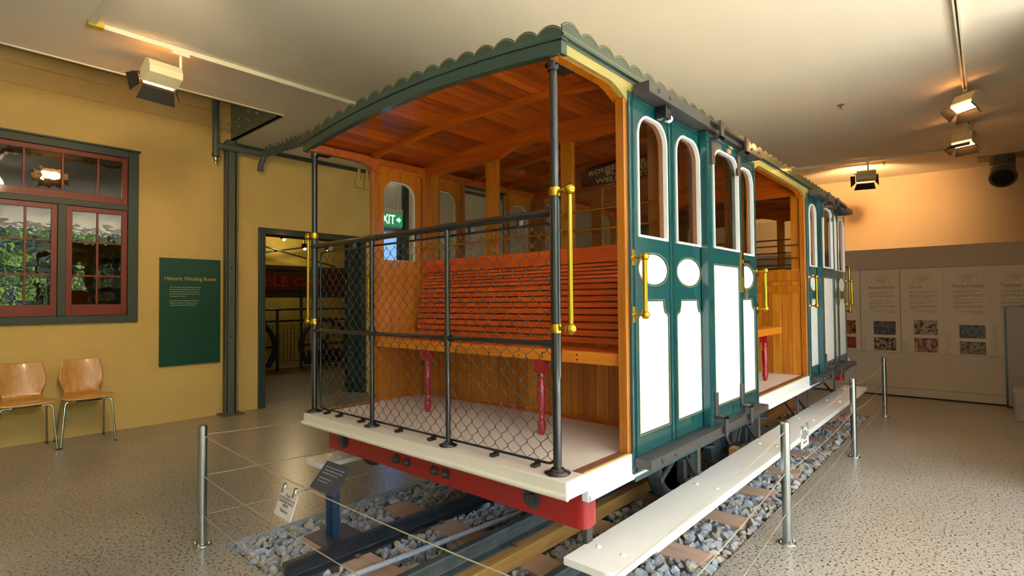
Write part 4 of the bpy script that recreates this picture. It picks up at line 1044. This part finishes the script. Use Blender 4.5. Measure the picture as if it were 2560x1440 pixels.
while tries < 60000:
    tries += 1
    x, y = random.uniform(PX0, PX1), random.uniform(PY0, PY1)
    r = random.uniform(.018, .036) if tries < 20000 else random.uniform(.013, .022)
    if blocked(x, y, r) or not far_ok(x, y, r): continue
    gridc.setdefault((int(x/.06), int(y/.06)), []).append((x, y, r)); pts.append((x, y, r))
def visible_score(x, y, r):
    d_ = x*math.cos(yaw)+y*math.sin(yaw)
    l_ = x*math.sin(yaw)-y*math.cos(yaw)
    u_ = l_/d_; vv = H/d_
    px_, py_ = 1280+F*u_, 742+F*vv
    if not (-20 < px_ < 2580 and py_ < 1450): return -1
    if x > 1.9 and 1.25 < y < 2.9 and px_ > 1180: return r/d_*.3
    return r/d_
pts.sort(key=lambda p: -visible_score(*p))
ind, rest = pts[:300], pts[300:]
for i, (x, y, r) in enumerate(ind):
    o = bpy.data.objects.new('ballast_stone', random.choice(stones)); col.objects.link(o)
    o.location = (x, y, -.014+random.uniform(-.012, .008)); o.rotation_euler = (random.uniform(-.5, .5), random.uniform(-.5, .5), random.uniform(0, 6.28)); o.scale = (r*1.2,)*3
    tag(o, 'loose angular grey ballast stone in the bed around the track', 'stone', 'ballast stones around the near track')
m = MB()
def put(mb, me, loc, rot, s_):
    mt = Matrix.Translation(loc) @ rot.to_matrix().to_4x4() @ Matrix.Scale(s_, 4)
    mb.add([mt @ v.co for v in me.vertices], [tuple(p.vertices) for p in me.polygons])
from mathutils import Euler
for x, y, r in rest: put(m, random.choice(stones), V((x, y, -.016+random.uniform(-.012, .01))), Euler((random.uniform(-.5, .5), random.uniform(-.5, .5), random.uniform(0, 6.28))), r*1.2)
for i in range(3800):
    x, y, r = random.uniform(PX0+.02, PX1-.02), random.uniform(PY0+.02, PY1-.05), random.uniform(.022, .036)
    if any(abs(x-sx) < .088+r*.8 for sx in xs) and 1.1 < y < 3.04: continue
    put(m, random.choice(stones), V((x, y, -.062+random.uniform(-.01, .01))), Euler((random.uniform(-3, 3), random.uniform(-3, 3), 0)), r)
tag(m.build('ballast_gravel', M['stone']), 'grey crushed stone filling the bed around the track', 'gravel', kind='stuff')

# label stand
ls = empty('label_stand', (1.66, 2.84, 0), 'small slate text board on blue legs standing on the first sleeper', 'sign')
MB().box(1.555, 1.80, 2.76, 2.99, 0, .006).build('base_plate', M['slate'], ls)
for y in (2.885, 2.812): MB().box(1.635, 1.675, y-.005, y+.005, .006, .37).build('leg', M['blueleg'], ls)
MB().box(1.637, 1.673, 2.817, 2.88, .15, .158).build('cross_piece', M['blueleg'], ls)
bl, br, tl = V((1.56, 2.938, .297)), V((1.56, 2.684, .297)), V((1.668, 2.93, .424))
uu, vv_ = (br-bl).normalized(), (tl-bl).normalized(); nn = uu.cross(vv_)
wB, hB = .254, (tl-bl).length
MB().plate([(0, 0), (wB, 0), (wB, hB), (0, hB)], [], bl, uu, vv_, -nn*.010).build('board', M['slate'], ls, bevel=.001)
for rows in ([(hB-.034, .03, .222), (hB-.052, .03, .218), (hB-.070, .03, .185)], [(hB-.100, .03, .158), (hB-.118, .03, .135)]): word_lines(MB(), bl, uu, vv_, rows, .0038, .02, .0008).build('lettering', M['whitetext'], ls)

# ------------------------------------------------------------------ barrier
def stanchion(x, y, label):
    r = empty('barrier_post', (x, y, 0), label, 'barrier post', 'steel barrier posts')
    m = MB().tube([(x, y, .004), (x, y, .66)], .0235, 24); m.lathe([(.0235, .656), (.022, .664), (.018, .666)], (x, y, 0), n=24); m.build('tube', M['inox'], r)
    MB().lathe([(.047, 0), (.047, .006), (.026, .008)], (x, y, 0), n=28).build('base_flange', M['inox'], r)
    for a in (45, 135, 225, 315):
        c_, s_ = math.cos(math.radians(a)), math.sin(math.radians(a))
        MB().lathe([(.006, .006), (.006, .018), (.002, .020)], (x+.038*c_, y+.038*s_, 0), n=8).build('bolt', M['inox'], r)
    for z in (.612, .385, .165): MB().tube([(x-.029, y, z), (x+.029, y, z)], .004, 8).build('wire_eye', M['inox'], r)
    return r
sp = stanchion(1.131, 3.329, 'brushed steel barrier post left of the slate label board, standing alone')
for x, y, l_ in ((3.254, .86, 'brushed steel barrier post nearest the camera on the gallery side of the car'), (5.383, .88, 'brushed steel barrier post beside the far end of the white step board'), (7.458, .908, 'farthest brushed steel barrier post, before the display panels'), (3.25, 3.33, 'brushed steel barrier post hidden behind the cable car'), (1.10, .76, 'brushed steel barrier post at the near corner below the view')):
    dup(sp, (x, y, 0), label=l_)
P = {'A': (1.131, 3.329), 'B': (1.10, .76), 'C': (3.254, .86), 'D': (5.383, .88), 'E': (7.458, .908), 'F': (3.25, 3.33), 'G': (5.38, 3.33), 'I': (7.45, 3.33)}
for a, b_, lb, sag in (('A', 'B', 'across the near end of the track', .03), ('B', 'C', 'along the near step board', .02), ('C', 'D', 'from the nearest to the second gallery post', .03), ('D', 'E', 'from the second to the farthest gallery post', .04), ('A', 'F', 'from the lone left post back along the car', .03)):
    for z, zn in ((.612, 'top'), (.385, 'middle'), (.165, 'lowest')):
        A_, B_ = V((*P[a], z)), V((*P[b_], z)); pts_ = [A_+(B_-A_)*(i/12)-V((0, 0, sag*4*(i/12)*(1-i/12))) for i in range(13)]
        o = MB().tube(pts_, .0022, 6).build('barrier_wire', M['wire'], origin=A_); tag(o, zn+' barrier wire '+lb, 'wire', 'barrier wires '+lb)
# hanging notices
def notice(tl_, tr_, dz, label, up=(0, 0, 1)):
    tl_, tr_ = V(tl_), V(tr_); u_ = (tr_-tl_).normalized(); w_ = (tr_-tl_).length; up = V(up).normalized(); n_ = u_.cross(up)
    r = empty('hanging_notice', tl_-up*dz, label, 'sign', 'laminated notices on the barrier wires')
    o_ = tl_-up*dz
    MB().plate([(0, 0), (w_, 0), (w_, dz), (0, dz)], [], o_, u_, up, -n_*.003).build('card', M['paper'], r)
    t_ = MB()
    for l_, z_, s_ in (('Please', .80, .10), ('Do Not climb on or', .67, .10), ('touch this historic', .54, .10), ('vehicle', .41, .10), ('Thank you', .2, .085)):
        merge(t_, text(l_, w_*.115, o_+u_*w_*.5+up*dz*z_*.98, u_, up, .0006, align='CENTER', bold=.0003))
    t_.build('lettering', M['blacktext'], r)
    for f in (.13, .80):
        p_ = tl_+u_*w_*f; m = MB().box(-.006, .006, -.004, .004, -.022, .012)
        cl = MB().obox(p_+up*.0-n_*-.002, u_*.006, n_*.004, up*.017); cl.tube([p_+up*.018-n_*.004, p_+up*.018+n_*.006], .006, 8); cl.build('clip', M['chrome'], r)
    return r
notice((1.120, 2.35, .537), (1.120, 2.205, .535), .107, 'white laminated notice clipped to the wire in front of the track', (.036, 0, .1))
notice((3.60, .862, .555), (3.79, .864, .552), .115, 'white laminated notice clipped to the wire between the two nearer gallery posts')

# ------------------------------------------------------------------ display wall
PXD = 9.03
dp = empty('display_wall', (PXD, 1.5, 0), 'long beige display wall with monthly story panels behind the car', 'display panel')
MB().box(PXD, PXD+.12, -.4, 3.4, .02, .124).build('plinth', M['panelgrey'], dp)
MB().box(PXD-.0, PXD+.11, -.4, 3.4, .128, .598).build('lower_panel', M['panelgrey'], dp)
MB().box(PXD, PXD+.12, -.4, 3.4, 1.745, 2.03).build('top_band', M['panelband'], dp)
MB().box(PXD+.02, PXD+.12, -.4, 3.4, 0, 2.0).build('core', M['blacktext'], dp)
UY = (0, -1, 0)
ytab = [2.28, 1.82, 1.357, .895, .437, -.021]
titles = ['Under way', 'The task', 'More detective work', 'On a roll', 'Painting & finishing', 'Triumphant return']
months = ['April', 'May', 'June', 'July', 'August', 'September']
txt = MB(); tit = MB(); mon = MB(); logo = MB()
for i, y in enumerate(ytab):
    w_ = .460; MB().box(PXD, PXD+.02, y, y-w_+.003, .602, 1.742).build('story_panel', M['panelwhite'], dp)
    if i < 2: continue
    merge(tit, text(titles[i], .062, (PXD, y-.10, 1.475), UY, W_, .002, bold=.001, width=.302 if i == 2 else (.13 if i == 3 else (.302 if i == 4 else .32))))
    z = 1.425; rows = []
    for para in ((.29, .2), (.3, .28, .05) if i != 3 else (.3, .3, .24), (.24,), (.29, .16), (.28, .29, .08)):
        rows.append((z, -.012, -.006))
        for q in para: rows.append((z, .0, q)); z -= .0165
        z -= .014
    word_lines(txt, (PXD, y-.105, 0), UY, W_, rows, .0055, .03)
    rows = [(z-.0165*k2, a_, .3) for k2, a_ in enumerate((.02, .07, .17))]
    word_lines(txt, (PXD, y-.105, 0), UY, W_, rows, .0045, .03)
    yl = y-.14
    for s_, z_, wd_ in (('Story of Restoration', 1.617, .17), ('a cable car', 1.594, .12), ('restored', 1.568, .08)): word_lines(logo, (PXD, yl-.1-wd_/2*-0-.1*0+0, 0), UY, W_, [(z_, -wd_/2, wd_/2)], .007, .03)
    for a_, b2, c2, d2 in ((-.1, .1, 1.65, 1.652), (-.1, .1, 1.552, 1.554), (-.1, -.098, 1.552, 1.652), (.098, .1, 1.552, 1.652)):
        logo.add([(PXD-.002, yl-.1-a_, c2), (PXD-.002, yl-.1-b2, c2), (PXD-.002, yl-.1-b2, d2), (PXD-.002, yl-.1-a_, d2)], [(0, 1, 2, 3)])
    merge(mon, text(months[i], .085, (PXD, y-.055, .605), (0, 0, 1), (0, 1, 0), .002, bold=.001, width={2: .19, 3: .165, 4: .29, 5: .44}[i]))
txt.build('body_text', M['browntext'], dp); tit.build('title', M['titletext'], dp); mon.build('month_name', M['monthtext'], dp); logo.build('emblem', M['titletext'], dp)
for o_ in (mon,): pass
pc = [(1.53, 1.422, 1.031, .841, ('1c1208', '5a3410', 'c08030', '3a2010', '181008')), (1.53, 1.422, .797, .635, ('2a1c08', '8a6a18', 'b02818', '302010', 'c0a040')),
      (1.207, .955, 1.026, .84, ('2c2a1c', '4c4a2a', '2c4a6c', '8a6a58', '241c18')), (1.207, .955, .80, .626, ('2c1c10', '14140c', 'b8a090', '6a2c20', '1c2c24')),
      (.752, .502, 1.045, .855, ('20202c', '302c34', 'b88a60', 'a0a098', '2c2428')), (.752, .502, .809, .623, ('302c34', '3a343c', 'b04830', '8a806c', 'c0b090')),
      (.283, .028, .993, .825, ('b08a40', '202024', '2c2c34', '6c6c74', '14141c')), (.283, .028, .783, .62, ('3c1c1c', '1c1c18', 'a0904c', '7c6c58', '141414'))]
for k, (ya, yb, za, zb, cs) in enumerate(pc):
    MB().box(PXD-.003, PXD, ya, yb, zb, za).build('photo_print', photomat('print_%d' % k, cs, 16+k, k*3.3), dp)
# kiosk at the right edge
ki = empty('display_stand', (8.85, -.3, 0), 'grey display stand with a dark curved top at the right edge', 'display stand')
MB().plate([(-.165, .0), (-1.4, .0), (-1.4, 1.20), (-.20, 1.20)]+[(-.165, 1.18)], [], (8.86, 0, .03), (0, 1, 0), (0, 0, 1), (.06, 0, 0)).build('face', M['kioskgrey'], ki)
MB().plate([(-.145, 0), (-1.42, 0), (-1.42, 1.33), (-.9, 1.30), (-.45, 1.265), (-.17, 1.225), (-.145, 1.2)], [], (8.93, 0, .0), (0, 1, 0), (0, 0, 1), (.05, 0, 0)).build('dark_back', M['teal_roof'], ki)
MB().box(7.98, 8.4, -1.4, -.19, 0, .33).build('foot_box', M['kioskgrey'], ki, bevel=.01)

# ------------------------------------------------------------------ ceiling fittings
t1 = empty('lighting_track', (1.9, 4.7, CZ), 'cream lighting track on the ceiling left of the cable car', 'lighting track')
MB().box(.87, 2.98, 4.685, 4.72, CZ-.035, CZ).build('track', M['track'], t1); MB().box(.845, .88, 2.4, 4.66, CZ-.035, CZ).build('track', M['track'], t1); MB().box(.84, .93, 4.66, 4.725, CZ-.04, CZ).build('corner_joint', M['yellowcap'], t1)
t2 = empty('lighting_track', (6, .12, CZ), 'cream lighting track running over the gallery side of the cable car', 'lighting track')
MB().box(-1.5, 9.36, .10, .135, CZ-.035, CZ).build('track', M['track'], t2)
MB().box(-1.5, 9.3, .112, .123, CZ-.036, CZ-.03).build('slot', M['barn'], t2)
MB().bar((9.38, .12, CZ-.018), (9.02, 2.25, CZ-.018), .035, .035).build('track', M['track'], t2)
MB().box(9.35, 9.43, .08, .17, CZ-.04, CZ).build('corner_joint', M['yellowcap'], t2)
def flood(loc, aim, label, tx, tl, power, spot=1.9, scale=1.):
    """track floodlight: loc = lamp centre, aim = direction of the beam, tx = point on the track"""
    loc = V(loc); d = V(aim).normalized(); side = d.cross(V((0, 0, 1))).normalized(); up = side.cross(d)
    r = empty('track_floodlight', loc, label, 'light', 'barn door floodlights on the ceiling tracks')
    s_ = scale
    prof = [(-.055, -.045), (.03, -.05), (.05, -.02), (.05, .02), (.03, .05), (-.055, .045), (-.075, .03), (-.075, -.03)]
    m = MB(); A = [loc+d*(a*s_)*-1*-1+up*(b_*s_)+side*(-.085*s_) for a, b_ in [(-x_, y_) for x_, y_ in prof]]
    B = [p_+side*.17*s_ for p_ in A]; n = len(A)
    m.add(A+B, [(i, (i+1) % n, n+(i+1) % n, n+i) for i in range(n)]); m.add(A, [tuple(range(n))]); m.add(B, [tuple(reversed(range(n)))])
    m.build('housing', M['lampbody'], r, bevel=.004)
    f0 = loc+d*.078*s_
    MB().obox(f0-d*.004, side*.078*s_, up*.04*s_, d*.002).build('lens', M['lampglow'], r)
    for sg_, ax in ((1, 'u'), (-1, 'u'), (1, 's'), (-1, 's')):
        if ax == 'u': c_ = f0+up*(.047*sg_*s_); e1 = (d*.8+up*sg_*.6).normalized(); w1, w2 = side*.08*s_, side*.10*s_; ln = .085*s_
        else: c_ = f0+side*(.087*sg_*s_); e1 = (d*.8+side*sg_*.6).normalized(); w1, w2 = up*.042*s_, up*.065*s_; ln = .07*s_
        nv = e1.cross(w1).normalized()*.0015
        q = [c_+e1*.008-w1, c_+e1*.008+w1, c_+e1*ln+w2, c_+e1*ln-w2]
        m = MB().add([p_+nv for p_ in q]+[p_-nv for p_ in q], [(0, 1, 2, 3), (7, 6, 5, 4), (0, 4, 5, 1), (1, 5, 6, 2), (2, 6, 7, 3), (3, 7, 4, 0)])
        m.build('barn_door', M['barn'], r)
    tx = V(tx)
    MB().tube([tx-V((0, 0, .03)), V((tx.x, tx.y, loc.z+.02)), V((tx.x, tx.y, loc.z-.01)), loc+(V((tx.x, tx.y, loc.z-.01))-loc)*.5], .011, 8).build('stem', M['track'], r)
    MB().box(tx.x-.06, tx.x+.06, tx.y-.016, tx.y+.016, CZ-.06, CZ-.034).build('adapter', M['track'], r)
    L = bpy.data.lights.new('flood', 'SPOT'); L.energy = power; L.color = (1, .6, .26); L.spot_size = spot; L.spot_blend = .6; L.shadow_soft_size = .05
    lo = bpy.data.objects.new('floodlight_beam', L); col.objects.link(lo); lo.location = loc+d*.10; lo.rotation_euler = (-d).to_track_quat('Z', 'Y').to_euler(); lo.parent = r; lo.location = d*.10
    return r
flood((1.30, 4.69, 3.12), (-.1, .88, -.46), 'cream track floodlight with black barn doors facing the mustard wall', (1.425, 4.70, CZ), 0, 5, 1.9, 1.35)
flood((6.6, .10, 3.20), (-.45, .35, -.82), 'upper of the two glowing floodlights at the gallery track corner', (6.68, .118, CZ), 0, 10, 1.6, 1.15)
flood((7.95, .16, 3.16), (-.25, .1, -.95), 'lower of the two glowing floodlights at the gallery track corner', (8.05, .118, CZ), 0, 8, 1.6, 1.15)
flood((9.22, 1.28, 3.12), (.95, .25, -.22), 'cream floodlight on the far track washing the back wall orange', (9.19, 1.25, CZ), 0, 110, 2.3, 1.35)
for x, y, nm, lb in ((6.404, 1.094, 'sprinkler_head', 'small chrome sprinkler head in the ceiling over the cable car'), (9.549, 1.099, 'sprinkler_head', 'small chrome sprinkler head by the far track floodlight')):
    e = empty(nm, (x, y, CZ), lb, 'sprinkler', 'ceiling sprinkler heads')
    MB().lathe([(.035, 0), (.032, -.006), (.012, -.008), (.008, -.03), (.003, -.032)], (x, y, CZ), n=16).build('rose', M['inox'], e); MB().lathe([(.018, -.045), (.018, -.048)], (x, y, CZ), n=12).build('deflector', M['inox'], e)
    MB().tube([(x, y, CZ-.03), (x, y, CZ-.046)], .004, 6).build('frame', M['inox'], e)
o = MB().lathe([(.055, 0), (.055, -.02), (.04, -.035), (.012, -.038)], (8.94, 2.19, CZ), n=20).build('smoke_detector', M['track'], origin=(8.94, 2.19, CZ)); tag(o, 'round cream smoke detector at the end of the far track', 'smoke detector')
dx_, dy_ = 10.35, -.2
dk = empty('air_duct', (dx_, dy_, CZ), 'galvanised round air duct with an open grille below the ceiling', 'air duct')
MB().lathe([(.14, 0), (.14, -.12), (.147, -.125), (.14, -.13), (.14, -.2)], (dx_, dy_, CZ), n=28).build('pipe', M['galv'], dk)
dd = V((-.82, -.0, -.57)).normalized(); q0 = V((dx_, dy_, CZ-.19))
MB().tube([q0+V((0, 0, .03)), q0-V((0, 0, .03))+dd*.03, q0+dd*.16-V((0, 0, .03))], [.14, .14, .14], 28, caps=False).build('elbow', M['galv'], dk)
MB().tube([q0+dd*.16-V((0, 0, .03)), q0+dd*.185-V((0, 0, .03))], .155, 28).build('collar', M['galv'], dk)
MB().tube([q0+dd*.186-V((0, 0, .03)), q0+dd*.19-V((0, 0, .03))], .122, 28).build('grille', M['barn'], dk)
MB().box(dx_-.18, dx_+.2, dy_-.27, dy_+.27, CZ-.012, CZ).build('flange', M['galv'], dk)

# ------------------------------------------------------------------ light
w = bpy.data.worlds.new('sky'); sc.world = w; w.use_nodes = True; nt = w.node_tree; bg = nt.nodes['Background']
tc = nt.nodes.new('ShaderNodeTexCoord'); sx = nt.nodes.new('ShaderNodeSeparateXYZ'); nt.links.new(tc.outputs['Generated'], sx.inputs[0])
nt.links.new(ramp(nt, sx.outputs[2], [(0., (.75, .86, 1., 1)), (.25, (.55, .74, 1., 1)), (.9, (.30, .52, 1., 1))]), bg.inputs['Color'])
bg.inputs['Strength'].default_value = 5.2
sun = bpy.data.lights.new('sun', 'SUN'); sun.energy = 34; sun.angle = .01; sun.color = (1, .98, .95)
so = bpy.data.objects.new('sun', sun); col.objects.link(so); so.rotation_euler = (V((-.55, -.44, .71))).to_track_quat('Z', 'Y').to_euler()
pa = bpy.data.lights.new('daylight_portal', 'AREA'); pa.shape = 'RECTANGLE'; pa.size = GX1-GX0; pa.size_y = 3.12; pa.cycles.is_portal = True
po = bpy.data.objects.new('daylight_portal', pa); col.objects.link(po); po.location = ((GX0+GX1)/2, YR-.2, 1.68); po.rotation_euler = (math.radians(90), 0, 0)
pa2 = bpy.data.lights.new('door_portal', 'AREA'); pa2.shape = 'RECTANGLE'; pa2.size = .42; pa2.size_y = 2.45; pa2.cycles.is_portal = True
p2 = bpy.data.objects.new('door_portal', pa2); col.objects.link(p2); p2.location = (5.15, 7.22, 1.25); p2.rotation_euler = (math.radians(-90), 0, 0)
# warm fill spots added without fixtures; a dim working lamp in the winding room
for loc_, aim_, pw in (((.862, 3.2, 3.15), (.35, .85, -.38), 42), ((.862, 2.5, 3.15), (-.25, .85, -.45), 26)):
    L = bpy.data.lights.new('warm_fill_spot', 'SPOT'); L.energy = pw; L.color = (1, .78, .5); L.spot_size = 1.7; L.spot_blend = 1.0; L.shadow_soft_size = .12  # added out of view to warm and brighten the left side
    lo = bpy.data.objects.new('warm_fill_spot', L); col.objects.link(lo); lo.location = loc_; lo.rotation_euler = (-V(aim_)).to_track_quat('Z', 'Y').to_euler()
L = bpy.data.lights.new('winding_lamp', 'POINT'); L.energy = 14; L.color = (1, .8, .45); L.shadow_soft_size = .1
lo = bpy.data.objects.new('winding_lamp', L); col.objects.link(lo); lo.location = (5.6, 11.2, 2.7)

sc.render.engine = 'CYCLES'
cy = sc.cycles; cy.use_denoising = True; cy.max_bounces = 10; cy.diffuse_bounces = 5; cy.glossy_bounces = 5; cy.transparent_max_bounces = 16; cy.transmission_bounces = 4
cy.sample_clamp_indirect = 6; cy.caustics_reflective = False; cy.caustics_refractive = False
sc.view_settings.view_transform = 'Standard'; sc.view_settings.look = 'None'; sc.view_settings.exposure = 1.45; sc.view_settings.gamma = 1
